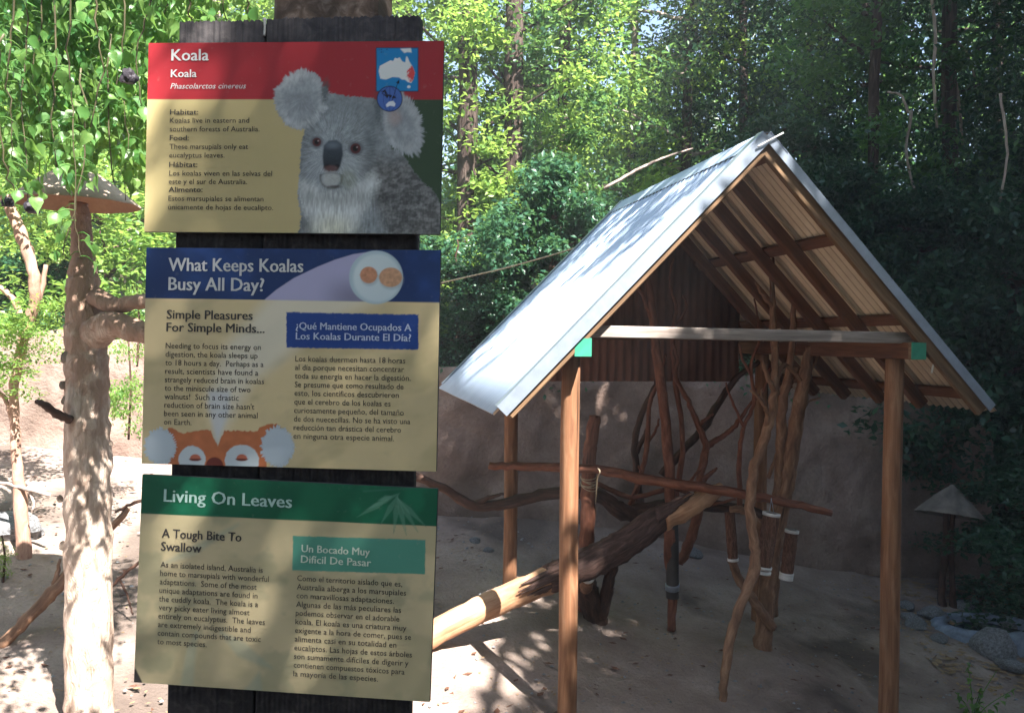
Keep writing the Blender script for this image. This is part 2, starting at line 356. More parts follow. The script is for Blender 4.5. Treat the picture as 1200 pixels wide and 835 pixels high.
def build_wall():
    nx, nz = 420, 60; xs = np.linspace(-9.5, 5.6, nx); rg = np.random.RandomState(3)
    top = np.interp(xs, [-9, -4.3, -1.5, 6], [2.55, 2.42, 2.13, 1.98])
    V = []
    for side in (0, 1):
        for k in range(nz + 1):
            t = k / nz; z = -1.0 + (top + 1.0) * t
            y = wall_y(xs) + .34 * side - .10 * (1 - t) * (1 - side)
            z = z + (.03 * np.sin(xs * 5) + .02 * np.sin(xs * 11 + 1)) * (t > .95)
            d = np.array([mnoise.fractal(Vector((float(a), 0, float(b) * 1.4)), 1, 2, 5) for a, b in zip(xs * 1.6, z)]) * .075 + np.array([mnoise.noise(Vector((float(a) * 7, 3, float(b) * 7))) for a, b in zip(xs, z)]) * .014
            V.append(np.stack([xs, y + (d if side == 0 else 0) + (.05 * (t > .97) if side == 0 else 0), z], 1))
    V = np.concatenate(V); Fc = []
    off = (nz + 1) * nx
    for k in range(nz):
        for i in range(nx - 1):
            a = k * nx + i; Fc.append((a, a + 1, a + nx + 1, a + nx)); Fc.append((off + a, off + a + nx, off + a + nx + 1, off + a + 1))
    for i in range(nx - 1):
        a = nz * nx + i; Fc.append((a, a + 1, off + a + 1, off + a))
    for k in range(nz):
        a = k * nx; Fc.append((a, a + nx, off + a + nx, off + a)); a = k * nx + nx - 1; Fc.append((a, off + a, off + a + nx, a + nx))
    o = link_mesh('retaining_wall', np_mesh('retaining_wall', V, np.array(Fc), smooth=True), M['wall'])
    tag(o, 'rough tan sprayed concrete wall running behind the shelter and the trees', 'wall')
build_wall()

# ------------------------------------------------------------------ SIGN
yaw, tilt = -.0723, -.0265
SU0 = Vector((math.cos(yaw), math.sin(yaw), 0)); SN0 = Vector((math.sin(yaw), -math.cos(yaw), 0))
SUP = Vector((0, 0, math.cos(tilt))) + SN0 * math.sin(tilt); SN = SU0.cross(SUP).normalized()   # SN faces the camera
SC0 = Vector((-.45, 1.76, 2.4))
def sframe(origin, rot=0):
    u = SU0 * math.cos(rot) + SUP * math.sin(rot); v = -SU0 * math.sin(rot) + SUP * math.cos(rot)
    return Matrix.Translation(origin) @ Matrix((u, v, SN)).transposed().to_4x4()     # local x right, y up, z to viewer
PAN = [(-.0107, .4162, .625, .3965, -.0061), (-.0092, -.0395, .6214, .4515, -.0048), (-.0126, -.5097, .6234, .4331, -.0236)]
MI = CM.inverted()
def to_local(mw, px, py):
    inv = mw.inverted(); o = inv @ Vector((0, 0, CZ)); d = inv.to_3x3() @ ray(px, py); k = -o.z / d.z; return o + d * k

# numpy painting in the panel's own plane (coordinates measured on the print)
def lat(seed, n=256): return np.random.RandomState(seed).rand(n, n)
LAT = [lat(s) for s in range(6)]
def vn(x, y, s=0):
    L = LAT[s % 6]; xi = np.floor(x).astype(int); yi = np.floor(y).astype(int); fx = x - xi; fy = y - yi
    fx = fx * fx * (3 - 2 * fx); fy = fy * fy * (3 - 2 * fy); a = L[yi % 256, xi % 256]; b = L[yi % 256, (xi + 1) % 256]
    c = L[(yi + 1) % 256, xi % 256]; d = L[(yi + 1) % 256, (xi + 1) % 256]
    return a * (1 - fx) * (1 - fy) + b * fx * (1 - fy) + c * (1 - fx) * fy + d * fx * fy
def fbm(x, y, f, s=0, o=4):
    t = 0; w = 0
    for i in range(o): t = t + vn(x * f * 2 ** i + 17 * i, y * f * 2 ** i + 9 * i, s + i) * .5 ** i; w += .5 ** i
    return t / w
def sm(e0, e1, x): t = np.clip((x - e0) / (e1 - e0), 0, 1); return t * t * (3 - 2 * t)
def poly_sd(x, y, pts):
    """signed distance, negative inside"""
    pts = np.array(pts, float); d = np.full(x.shape, 1e9); ins = np.zeros(x.shape, bool)
    for a, b in zip(pts, np.roll(pts, -1, 0)):
        e = b - a; wx = x - a[0]; wy = y - a[1]; t = np.clip((wx * e[0] + wy * e[1]) / (e @ e), 0, 1)
        d = np.minimum(d, np.hypot(wx - e[0] * t, wy - e[1] * t))
        c = ((a[1] <= y) & (b[1] > y)) | ((b[1] <= y) & (a[1] > y))
        with np.errstate(all='ignore'): ins ^= c & (x < a[0] + (y - a[1]) / (b[1] - a[1] if b[1] != a[1] else 1e-9) * e[0])
    return np.where(ins, -d, d)
def ell(x, y, cx, cy, rx, ry, rot=0):
    c, s = math.cos(rot), math.sin(rot); dx, dy = x - cx, y - cy; a = (dx * c + dy * s) / rx; b = (-dx * s + dy * c) / ry
    return (np.hypot(a, b) - 1) * min(rx, ry)
def lay(img, col, al):
    col = np.array(col, float) if not isinstance(col, np.ndarray) else col
    if col.ndim == 1: col = col[None, :]
    return img * (1 - al[:, None]) + col * al[:, None]
def s2l(c): return tuple((v / 255 / 12.92 if v < 10.3 else ((v / 255 + .055) / 1.055) ** 2.4) for v in c)
def edge(sd, w=1.2): return 1 - sm(-w, w, sd)

def paint1(px, py):
    x = (px - 310) * 3.477; y = (py - 40) * 3.477
    img = np.zeros((len(px), 3)) + s2l((194, 176, 128))
    img = lay(img, s2l((172, 158, 112)), .5 * fbm(x, y, .006, 1))
    hdr = edge(py - (116.5 + (px - 173) * .0015), .4)
    grn = sm(395, 470, px); img = lay(img, s2l((58, 76, 54)), grn)
    img = lay(img, s2l((162, 44, 52)), hdr)
    # koala photograph
    n1 = fbm(x, y, .05, 2); n2 = fbm(x, y, .16, 3, 3)
    body = [(140, 815), (150, 740), (132, 650), (142, 570), (146, 500), (150, 440), (168, 380), (172, 300), (230, 258), (262, 238), (330, 252), (400, 256), (445, 262), (500, 300), (520, 470), (560, 478), (600, 550), (640, 600), (690, 640), (716, 690), (722, 815)]
    sd = poly_sd(x, y, body) + (n2 - .5) * 14
    al = edge(sd, 3)
    grey = np.array(s2l((138, 144, 148))); 
    fur = grey[None] * (.45 + .7 * n1[:, None] + .45 * n2[:, None])
    img = lay(img, fur, al)
    back = sm(-30, 40, (x - 400) + (y - 560) * -.35 - 40 * (y < 0)) * sm(440, 560, y)     # mottled back
    mott = fbm(x * .8 + y * .6, (y - x * .25) * 1.3, .055, 4, 5)
    img = lay(img, np.array(s2l((108, 108, 108)))[None] * (.62 + .75 * sm(.30, .72, mott)[:, None]) * (.6 + .8 * n2[:, None]), al * back)
    img = lay(img, np.array(s2l((112, 116, 120)))[None] * (.5 + n2[:, None]), al * sm(30, -10, ell(x, y, 150, 790, 40, 90)))
    img = lay(img, s2l((104, 110, 116)), al * .45 * sm(25, -40, ell(x, y, 320, 320, 130, 60)) * n1 * 1.5)
    img = lay(img, s2l((178, 184, 190)), al * .55 * sm(30, -40, ell(x, y, 215, 510, 60, 120, .2)))
    img = lay(img, s2l((180, 186, 190)), al * .5 * sm(30, -40, ell(x, y, 370, 540, 80, 80)))
    img = lay(img, s2l((84, 92, 96)), al * .5 * sm(24, -20, ell(x, y, 432, 440, 22, 150, .1)) * n2 * 1.5)
    chest = poly_sd(x, y, [(140, 590), (180, 600), (240, 640), (330, 640), (440, 560), (470, 600), (420, 700), (350, 810), (225, 815), (160, 730), (138, 650)])
    ch = np.array(s2l((206, 210, 210)))[None] * (.78 + .36 * fbm(x * 1.6, y * .6, .06, 5)[:, None])
    img = lay(img, ch, al * sm(26, -26, chest + (n2 - .5) * 30))
    img = lay(img, s2l((222, 216, 180)), al * .5 * sm(40, -60, ell(x, y, 280, 800, 90, 60)))
    # ears
    for cx, cy, rx, ry, rot, inner in ((148, 266, 108, 122, .15, (150, 300)), (562, 366, 82, 132, -.3, (545, 350))):
        ang = np.arctan2(y - cy, x - cx); rr = np.hypot(x - cx, y - cy)
        strand = vn(ang * 34 + rr * .03, rr * .012, 1); s_ = ell(x, y, cx, cy, rx, ry, rot) + (strand - .5) * 16 + (fbm(x, y, .03, 2) - .5) * 26
        ea = edge(s_, 5) * (1 - al * (0 if cx < 300 else 1) * sm(500, 470, x) )
        ec = np.array(s2l((160, 165, 170)))[None] * (.5 + .5 * fbm(x, y, .04, 3)[:, None] + .35 * fbm(x * .9 + y * .3, y * .5 - x * .3, .14, 4)[:, None] + .25 * (vn(ang * 30, rr * .02, 3)[:, None] - .5) * sm(.4, 1, rr / rx)[:, None])
        img = lay(img, ec, ea)
        img = lay(img, s2l((128, 132, 138)), ea * .55 * sm(20, -40, ell(x, y, inner[0], inner[1] - 10, rx * .55, ry * .45, rot)) * vn(ang * 18, rr * .05, 4) * 1.4)
        img = lay(img, s2l((206, 208, 210)), ea * .5 * sm(26, -10, np.abs(s_ + 18)) * fbm(x, y, .05, 5) * 1.6)
    img = lay(img, s2l((190, 160, 150)), .45 * sm(12, -22, ell(x, y, 530, 340, 30, 34)))
    img = lay(img, s2l((74, 82, 84)), .8 * sm(9, -9, ell(x, y, 246, 232, 14, 42, .15) + (n2 - .5) * 14))
    img = lay(img, s2l((62, 70, 74)), .6 * sm(12, -9, ell(x, y, 463, 300, 14, 56, -.1) + (n2 - .5) * 14))
    rn = np.hypot(x - 277, y - 470); an = np.arctan2(y - 470, x - 277)
    st = vn(an * 46, rn * .045, 2) * .6 + vn(an * 90 + 7, rn * .09, 5) * .4
    fm = al * sm(250, 120, rn); img = img * (1 + (.9 * (st - .5) * fm)[:, None])
    cs = vn(x * .22 + 3 * fbm(x, y, .01, 1), y * .035, 4) * .6 + vn(x * .4, y * .07, 2) * .4
    img = img * (1 + (.7 * (cs - .5) * al * sm(590, 660, y))[:, None])
    # shading of the head: brow, cheeks, under the jaw
    img = img * (1 - (.35 * al * sm(40, -30, ell(x, y, 300, 668, 130, 26)))[:, None])
    img = img * (1 - (.22 * al * sm(50, -20, ell(x, y, 165, 470, 30, 130)))[:, None])
    img = img * (1 - (.18 * al * sm(30, -30, ell(x, y, 420, 520, 34, 110, .3)))[:, None])
    img = img * (1 + (.20 * al * sm(40, -40, ell(x, y, 300, 350, 70, 50)))[:, None])
    # eyes
    for cx, cy, r in ((213, 440, 21), (371, 466, 25)):
        img = lay(img, s2l((96, 100, 106)), .8 * sm(8, -6, ell(x, y, cx, cy, r * 1.25, r * 1.15)))
        img = lay(img, s2l((88, 44, 44)), edge(ell(x, y, cx, cy, r * .85, r * .85), 3))
        img = lay(img, s2l((24, 16, 18)), edge(ell(x, y, cx - 1, cy, r * .45, r * .5), 3))
        img = lay(img, s2l((180, 160, 160)), .8 * edge(ell(x, y, cx + 6, cy - 5, 3.5, 3), 2))
    # nose, mouth, chin
    nose = poly_sd(x, y, [(242, 454), (262, 435), (294, 433), (315, 448), (319, 490), (308, 538), (296, 557), (262, 559), (241, 545), (237, 500)])
    img = lay(img, s2l((120, 128, 134)), .5 * sm(10, 0, nose))
    nc = np.array(s2l((52, 58, 66)))[None] * (1.35 - .75 * sm(455, 545, y)[:, None]) * (.8 + .4 * n2[:, None])
    img = lay(img, nc, edge(nose, 4)); img = lay(img, s2l((128, 138, 150)), .55 * sm(14, -12, ell(x, y, 278, 452, 24, 12))); img = lay(img, s2l((18, 18, 22)), edge(ell(x, y, 256, 538, 9, 8, .5), 3)); img = lay(img, s2l((18, 18, 22)), edge(ell(x, y, 296, 538, 9, 8, -.5), 3)); img = lay(img, s2l((110, 74, 72)), .7 * edge(ell(x, y, 270, 548, 28, 13), 6))
    img = lay(img, s2l((60, 62, 60)), .7 * sm(9, -3, np.abs(ell(x, y, 272, 585, 44, 42)) - 1 + 20 * (y < 570)))
    img = lay(img, np.array(s2l((176, 178, 176)))[None] * (.8 + .4 * n2[:, None]), .9 * edge(ell(x, y, 271, 592, 36, 31) + (n2 - .5) * 16, 9))
    img = lay(img, s2l((70, 74, 76)), .55 * sm(7, -3, np.abs(y - 566 - .004 * (x - 271) ** 2)) * sm(50, 25, np.abs(x - 271)))
    img = lay(img, s2l((70, 60, 58)), .8 * edge(ell(x, y, 284, 622, 26, 6), 4))
    img = lay(img, s2l((120, 124, 70)), .3 * sm(20, -10, ell(x, y, 340, 590, 28, 32)))
    # map
    fr = np.maximum(np.abs(x - 540.5) - 87, np.abs(y - 145) - 90)
    img = lay(img, s2l((26, 52, 84)), edge(fr, 1.6)); img = lay(img, s2l((24, 128, 190)), edge(fr + 3.5, 1.6))
    aus = [(465, 150), (470, 130), (487, 121), (500, 114), (512, 108), (525, 110), (531, 97), (541, 100), (551, 95), (556, 104), (562, 112), (574, 116), (577, 90), (583, 94), (590, 112), (604, 134), (613, 158), (606, 186), (598, 200), (584, 196), (572, 186), (560, 186), (548, 177), (520, 176), (494, 186), (472, 182), (468, 166)]
    sa = poly_sd(x, y, aus); img = lay(img, s2l((224, 226, 226)), edge(sa, 1.5))
    img = lay(img, s2l((216, 74, 74)), edge(sa, 1.5) * sm(4, -6, ell(x, y, 606, 162, 24, 34) + (n2 - .5) * 22))
    img = lay(img, s2l((224, 226, 226)), edge(poly_sd(x, y, [(552, 60), (596, 58), (600, 76), (582, 74), (570, 78)]), 2))
    img = lay(img, s2l((224, 226, 226)), edge(ell(x, y, 588, 215, 7, 6), 1.5))
    for q in ((470, 64, 18, 2), (500, 63, 8, 2), (478, 74, 12, 2), (522, 66, 7, 2)): img = lay(img, s2l((30, 50, 70)), .8 * edge(np.maximum(abs(x - q[0]) - q[2] / 2, abs(y - q[1]) - q[3]), 2) * (vn(x * .5, y * 0, 1) > .4))
    img = lay(img, s2l((22, 30, 60)), edge(ell(x, y, 510, 264, 53, 53), 2)); img = lay(img, s2l((74, 106, 178)), edge(ell(x, y, 510, 264, 49.5, 49.5), 2))
    for k in (-24, 0, 24): img = lay(img, s2l((40, 60, 130)), .6 * edge(np.abs(ell(x, y, 510, 264, abs(k) + 2, 50)) - .8, 1.2) * edge(ell(x, y, 510, 264, 49, 49)))
    img = lay(img, s2l((220, 224, 232)), edge(poly_sd(x, y, [(494, 288), (506, 276), (524, 272), (534, 284), (530, 296), (512, 292), (498, 298)]), 2))
    img = lay(img, s2l((26, 24, 40)), edge(poly_sd(x, y, [(468, 236), (492, 226), (502, 246), (528, 250), (540, 262), (520, 262), (500, 262), (484, 246)]), 2) * (n2 > .42))
    t = np.clip(((x - 520) * 25 + (y - 272) * -80) / (25 ** 2 + 80 ** 2), 0, 1)
    img = lay(img, s2l((20, 22, 40)), edge(np.hypot(x - 520 - 25 * t, y - 272 + 80 * t) - 1.2, 1.2))
    img = lay(img, s2l((20, 22, 40)), edge(poly_sd(x, y, [(536, 198), (548, 186), (550, 204)]), 1.2))
    return img
def paint2(px, py):
    x = (px - 150) * 2.879; y = (py - 270) * 2.879; n = fbm(x, y, .12, 2, 3)
    img = np.zeros((len(px), 3)) + s2l((206, 186, 144))
    img = lay(img, s2l((220, 198, 152)), sm(.35, .65, fbm(x, y, .006, 1)) * .8)
    img = lay(img, s2l((186, 170, 128)), sm(.45, .7, fbm(x * .8 + y * .5, y, .008, 3)) * .7)
    beam_ = poly_sd(x, y, [(300, 728), (262, 560), (330, 380), (462, 234), (600, 142), (700, 96), (790, 74), (850, 240), (700, 300), (420, 520)])
    img = lay(img, s2l((226, 218, 200)), .75 * sm(30, -40, beam_))
    img = lay(img, s2l((196, 204, 216)), edge(poly_sd(x, y, [(300, 728), (270, 590), (272, 540), (345, 540), (340, 610)]), 12) * .6)
    hy = 228 + (x - 58) * .0152
    blue = np.array(s2l((34, 60, 112)))[None] * (.8 + .5 * sm(.4, .7, fbm(x, y, .008, 4))[:, None])
    img = lay(img, blue, edge(y - hy, 1.2))
    ha = edge(y - hy, 1.2) * edge(poly_sd(x, y, [(455, 250), (462, 232), (500, 200), (560, 160), (640, 122), (700, 98), (760, 80), (840, 68), (840, 250)]), 2)
    lv = np.array(s2l((176, 172, 204)))[None] * (1 - .45 * (sm(620, 760, x) * sm(130, 230, y))[:, None])
    img = lay(img, lv, ha)
    img = lay(img, s2l((178, 196, 204)), edge(ell(x, y, 837, 158, 91, 90), 1.6)); img = lay(img, s2l((204, 216, 220)), edge(ell(x, y, 840, 160, 80, 80), 7))
    for cx, cy, rx, ry, c in ((812, 150, 29, 28, (196, 138, 106)), (886, 158, 39, 33, (204, 156, 122))):
        sd = np.minimum(ell(x, y, cx, cy, rx, ry), poly_sd(x, y, [(cx - rx - 4, cy), (cx, cy - 9), (cx + rx + 5, cy + 2), (cx, cy + 9)]))
        img = lay(img, s2l((150, 160, 168)), .5 * sm(8, -4, ell(x, y, cx + 3, cy + 7, rx, ry)))
        img = lay(img, np.array(s2l(c))[None] * (.75 + .5 * n[:, None]), edge(sd, 2)); img = lay(img, s2l((150, 96, 74)), edge(np.abs(y - cy - 8) + 3 * (sd > -2), 1.4) * .7 * edge(sd, 1))
    bx = np.maximum(np.abs(x - 757) - 222.5, np.abs(y - 339 - (x - 757) * .018) - 59.5) + (n - .5) * 5
    img = lay(img, s2l((36, 68, 138)), edge(bx, 1.4))
    # sleepy cartoon face at the foot of the print
    fz = (vn(np.arctan2(y - 725, x - 108) * 16, y * .0, 1) - .5) * 10
    head = poly_sd(x, y, [(128, 830), (150, 700), (128, 668), (150, 664), (182, 684), (230, 674), (280, 673), (302, 730), (326, 674), (400, 676), (432, 676), (456, 656), (500, 652), (520, 662), (470, 720), (470, 830)]) + (vn(x * .16, y * .05, 3) - .5) * 6
    img = lay(img, np.array(s2l((190, 112, 72)))[None] * (.8 + .4 * fbm(x, y, .03, 2)[:, None]), edge(head, 2))
    for cx, cy, rx, ry in ((108, 728, 53, 62), (504, 728, 56, 68)):
        sd = ell(x, y, cx, cy, rx, ry); a = np.arctan2(y - cy, x - cx)
        img = lay(img, s2l((186, 196, 204)), edge(sd + (vn(a * 20, sd * .05, 2) - .5) * 14, 2))
        img = lay(img, s2l((150, 158, 168)), .5 * sm(8, -6, np.abs(sd + 4)) * (vn(a * 26, sd * .1, 4) > .5))
    for cx, cy, rx, ry in ((216, 772, 46, 46), (384, 776, 58, 54)): img = lay(img, s2l((196, 204, 208)), edge(ell(x, y, cx, cy, rx, ry) + (n - .5) * 5, 2))
    for cx in (227, 384):
        img = lay(img, s2l((196, 110, 84)), edge(np.maximum(ell(x, y, cx, 768, 18, 14), y - 772), 1.5)); img = lay(img, s2l((110, 48, 40)), edge(np.maximum(ell(x, y, cx, 770, 21, 7), 769 - y), 1.2))
    img = lay(img, s2l((100, 46, 40)), edge(ell(x, y, 292, 795, 30, 31), 2))
    return img
def paint3(px, py):
    x = (px - 140) * 2.879; y = (py - 545) * 2.879; n = fbm(x, y, .1, 2, 3)
    img = np.zeros((len(px), 3)) + s2l((186, 172, 136))
    img = lay(img, s2l((206, 188, 150)), sm(.35, .65, fbm(x * .7 + y * .5, y * 1.2 - x * .3, .007, 1)) * .9)
    img = lay(img, s2l((150, 148, 120)), sm(.5, .7, fbm(x, y, .009, 3)) * .55)
    for pts in ([(150, 330), (260, 270), (400, 200), (250, 300)], [(210, 740), (230, 620), (260, 560), (245, 740)], [(340, 560), (420, 600), (510, 680), (400, 640)], [(420, 770), (470, 700), (480, 775)]):
        img = lay(img, s2l((146, 160, 146)), .45 * sm(14, -6, poly_sd(x, y, pts)))
    hy = 162 + (x - 70) * .0435
    g = np.array(s2l((24, 98, 70)))[None] * (.85 + .35 * sm(.4, .7, fbm(x, y, .01, 4))[:, None])
    img = lay(img, g, edge(y - hy, 1.2))
    bx = np.maximum(np.abs(x - 808 + (y - 300) * .02) - 224, np.abs(y - 302 - (x - 808) * .03) - 58) + (n - .5) * 3
    img = lay(img, s2l((84, 148, 128)), edge(bx, 1.4))
    for i, (ex, ey) in enumerate(((830, 150), (880, 200), (925, 230), (968, 236), (1008, 226), (1036, 208), (870, 118), (800, 175))):
        sx, sy = 948 - i * 4, 92 + i * 2; d = np.array([ex - sx, ey - sy], float); L = np.linalg.norm(d); d /= L; nrm = np.array([-d[1], d[0]])
        a = (sx, sy); m_ = (sx + d[0] * L * .45 + nrm[0] * 10, sy + d[1] * L * .45 + nrm[1] * 10); m2 = (sx + d[0] * L * .45 - nrm[0] * 10, sy + d[1] * L * .45 - nrm[1] * 10)
        q = poly_sd(x, y, [a, m_, (ex, ey), m2]); img = lay(img, s2l((112, 160, 136)), .38 * edge(q, 2)); img = lay(img, s2l((60, 110, 90)), .5 * edge(np.abs(q) - .6, 1.2))
    img = lay(img, s2l((60, 110, 90)), .6 * edge(poly_sd(x, y, [(820, 84), (1000, 74), (1000, 78), (822, 90)]), 2))
    img = lay(img, s2l((70, 66, 64)), edge(poly_sd(x, y, [(38, 650), (84, 745), (38, 745)]), 2))
    return img

FONT = None
def text_obj(name, lines, mw, parent, m, bold=0, shear=0, z=.0012):
    """lines: (string, x, y, x_end, cap height) measured on the print; one mesh per block"""
    global FONT
    allV, allF = [], []; base = 0
    for s, x0, y0, x1, cap in lines:
        cu = bpy.data.curves.new('t', 'FONT'); cu.body = s; cu.size = 1;  cu.shear = shear; cu.resolution_u = 2; cu.fill_mode = 'FRONT'
        o = bpy.data.objects.new('t', cu); me = o.to_mesh(); n = len(me.vertices)
        V = np.zeros(n * 3, np.float32); me.vertices.foreach_get('co', V); V = V.reshape(-1, 3)
        a = to_local(mw, x0, y0); b = to_local(mw, x1, y0); c = to_local(mw, x0, y0 - cap)
        w = V[:, 0].max() - V[:, 0].min(); sx = (b.x - a.x) / w; sy = (c.y - a.y) / .69
        X = a.x + (V[:, 0] - V[:, 0].min()) * sx; Y = a.y + V[:, 1] * sy
        sh_ = (0,) if bold < .01 else (-.022, 0, .022)
        for q_, dx_ in enumerate(sh_):
            allV.append(np.stack([X + dx_ * sy, Y, np.full(n, z + .00012 * q_)], 1)); allF += [tuple(base + i for i in p.vertices) for p in me.polygons]; base += n
        o.to_mesh_clear(); bpy.data.objects.remove(o); bpy.data.curves.remove(cu)
    me = bpy.data.meshes.new(name); me.from_pydata([tuple(v) for v in np.concatenate(allV)], [], allF)
    o = link_mesh(name, me, m, parent); o['kind'] = 'stuff' if len(lines) > 3 else 'thing'
    if o['kind'] == 'thing': del o['kind']
    return o
def panel(i, label, paint, nx):
    a, b, w, h, rot = PAN[i]; mw = sframe(SC0 + SU0 * a + SUP * b, rot)
    e = thing('information_sign', label, 'sign panel', group='koala information panels on the post'); e.matrix_world = mw
    th = .010
    o = link_mesh('backing_board', box_mesh('backing_board', w, h, th, .0015, (0, 0, -th / 2 - .0006)), M['panel_edge'], e)
    ny = int(nx * h / w); X, Y = np.meshgrid(np.linspace(-w / 2 + .0006, w / 2 - .0006, nx), np.linspace(-h / 2 + .0006, h / 2 - .0006, ny))
    V = np.stack([X.ravel(), Y.ravel(), np.zeros(nx * ny)], 1)
    A = np.array(mw.to_3x3()); W_ = V @ A.T + np.array(mw.translation) - [0, 0, CZ]; Cc = W_ @ np.array(CM)
    px = 600 + F * Cc[:, 0] / -Cc[:, 2]; py = 417.5 - F * Cc[:, 1] / -Cc[:, 2]
    col = np.clip(paint(px, py), 0, 1)
    ii, jj = np.meshgrid(np.arange(nx - 1), np.arange(ny - 1)); q = (jj * nx + ii).ravel()
    me = np_mesh('printed_face', V, np.stack([q, q + 1, q + nx + 1, q + nx], 1))
    at = me.color_attributes.new('ink', 'FLOAT_COLOR', 'POINT'); at.data.foreach_set('color', np.c_[col, np.ones(len(col))].astype(np.float32).ravel())
    link_mesh('printed_face', me, M['print'], e)
    return e, mw
def cyl_mesh(name, r, h, sides=16):
    bm = bmesh.new(); bmesh.ops.create_cone(bm, cap_ends=True, segments=sides, radius1=r, radius2=r, depth=h)
    for f in bm.faces: f.smooth = len(f.verts) == 4
    me = bpy.data.meshes.new(name); bm.to_mesh(me); bm.free(); return me
M['panel_edge'] = plain('panel_edge', (.035, .035, .04), .6)

def c1(x, y): return 150 + x / 2.982, y / 2.982
def c2(x, y): return 150 + x / 2.879, 270 + y / 2.879
def c3(x, y): return 140 + x / 2.879, 545 + y / 2.879
def L_(f, s, x0, y0, x1, cap, k):
    a = f(x0, y0); b = f(x1, y0); return (s, a[0], a[1], b[0], cap / k)
def blk(f, rows, cap, k): return [L_(f, s, x0, y, x1, cap, k) for s, x0, x1, y in rows]
e1, m1 = panel(0, 'top panel on the sign post with red header and a koala photograph', paint1, 420)
K = 2.982
text_obj('heading', blk(c1, [('Koala', 153, 282, 213)], 40, K), m1, e1, M['ink_pale'], .018)
text_obj('subheading', blk(c1, [('Koala', 151, 240, 271)], 27, K), m1, e1, M['ink_pale'], .018)
text_obj('species_name', blk(c1, [('Phascolarctos cinereus', 149, 413, 311)], 19, K), m1, e1, M['ink_pale'], 0, .25)
text_obj('bold_text', blk(c1, [('Habitat:', 148, 246, 401), ('Food:', 147, 213, 491), ('Hábitat:', 145, 243, 584), ('Alimento:', 143, 261, 671)], 18, K), m1, e1, M['ink_dark'], .02)
text_obj('body_text', blk(c1, [('Koalas live in eastern and', 147, 424, 430), ('southern forests of Australia.', 147, 460, 460), ('These marsupials only eat', 146, 420, 521), ('eucalyptus leaves.', 145, 338, 551), ('Los koalas viven en las selvas del', 145, 504, 614), ('este y el sur de Australia.', 143, 417, 643), ('Estos marsupiales se alimentan', 142, 474, 702), ('únicamente de hojas de eucalipto.', 141, 508, 732)], 18, K), m1, e1, M['ink_dark'], .004)
e2, m2 = panel(1, 'middle panel with blue header, plate of two walnuts and sleepy cartoon face', paint2, 420)
K = 2.879
text_obj('heading', blk(c2, [('What Keeps Koalas', 138, 591, 136), ('Busy All Day?', 138, 459, 201)], 44, K), m2, e2, M['ink_pale'], .018)
text_obj('subheading', blk(c2, [('Simple Pleasures', 132, 421, 297), ('For Simple Minds...', 131, 461, 340)], 30, K), m2, e2, M['ink_dark'], .018)
text_obj('box_heading', blk(c2, [('¿Qué Mantiene Ocupados A', 567, 956, 333), ('Los Koalas Durante El Día?', 567, 955, 367)], 24, K), m2, e2, M['ink_lilac'], .018)
text_obj('body_text', blk(c2, [(s, 128 - i * .7, x1, 397 + i * 28.5) for i, (s, x1) in enumerate([('Needing to focus its energy on', 449), ('digestion, the koala sleeps up', 438), ('to 18 hours a day.  Perhaps as a', 458), ('result, scientists have found a', 440), ('strangely reduced brain in koalas', 459), ('to the miniscule size of two', 414), ('walnuts!  Such a drastic', 374), ("reduction of brain size hasn't", 427), ('been seen in any other animal', 438), ('on Earth.', 215)])], 19, K), m2, e2, M['ink_dark'], .004)
text_obj('body_text', blk(c2, [(s, 565 - i * .7, x1, 441 + i * 28.9) for i, (s, x1) in enumerate([('Los koalas duermen hasta 18 horas', 936), ('al día porque necesitan concentrar', 932), ('toda su energía en hacer la digestión.', 954), ('Se presume que como resultado de', 930), ('esto, los científicos descubrieron', 914), ('que el cerebro de los koalas es', 886), ('curiosamente pequeño, del tamaño', 931), ('de dos nuececillas. No se ha visto una', 953), ('reducción tan drástica del cerebro', 922), ('en ninguna otra especie animal.', 898)])], 19, K), m2, e2, M['ink_dark'], .004)
e3, m3 = panel(2, 'bottom panel with green header, faint leaf spray and teal box', paint3, 400)
text_obj('heading', blk(c3, [('Living On Leaves', 151, 582, 121)], 42, K), m3, e3, M['ink_mint'], .018)
text_obj('subheading', blk(c3, [('A Tough Bite To', 144, 412, 242), ('Swallow', 141, 277, 286)], 30, K), m3, e3, M['ink_dark'], .018)
text_obj('box_heading', blk(c3, [('Un Bocado Muy', 615, 845, 291), ('Difícil De Pasar', 613, 849, 327)], 25, K), m3, e3, M['ink_cream'], .016)
text_obj('body_text', blk(c3, [(s, 139 - i * 1.2, x1, 342 + i * 28.8) for i, (s, x1) in enumerate([('As an isolated island, Australia is', 485), ('home to marsupials with wonderful', 505), ('adaptations.  Some of the most', 464), ('unique adaptations are found in', 467), ('the cuddly koala.  The koala is a', 469), ('very picky eater living almost', 440), ('entirely on eucalyptus.  The leaves', 492), ('are extremely indigestible and', 444), ('contain compounds that are toxic', 478), ('to most species.', 295)])], 19, K), m3, e3, M['ink_dark'], .004)
text_obj('body_text', blk(c3, [(s, 600 - i * 1.2, x1, 388 + i * 29.2) for i, (s, x1) in enumerate([('Como el territorio aislado que es,', 955), ('Australia alberga a los marsupiales', 968), ('con maravillosas adaptaciones.', 927), ('Algunas de las más peculiares las', 951), ('podemos observar en el adorable', 945), ('koala. El koala es una criatura muy', 969), ('exigente a la hora de comer, pues se', 985), ('alimenta casi en su totalidad en', 935), ('eucaliptos. Las hojas de estos árboles', 988), ('son sumamente difíciles de digerir y', 976), ('contienen compuestos tóxicos para', 963), ('la mayoría de las especies.', 873)])], 19, K), m3, e3, M['ink_dark'], .004)

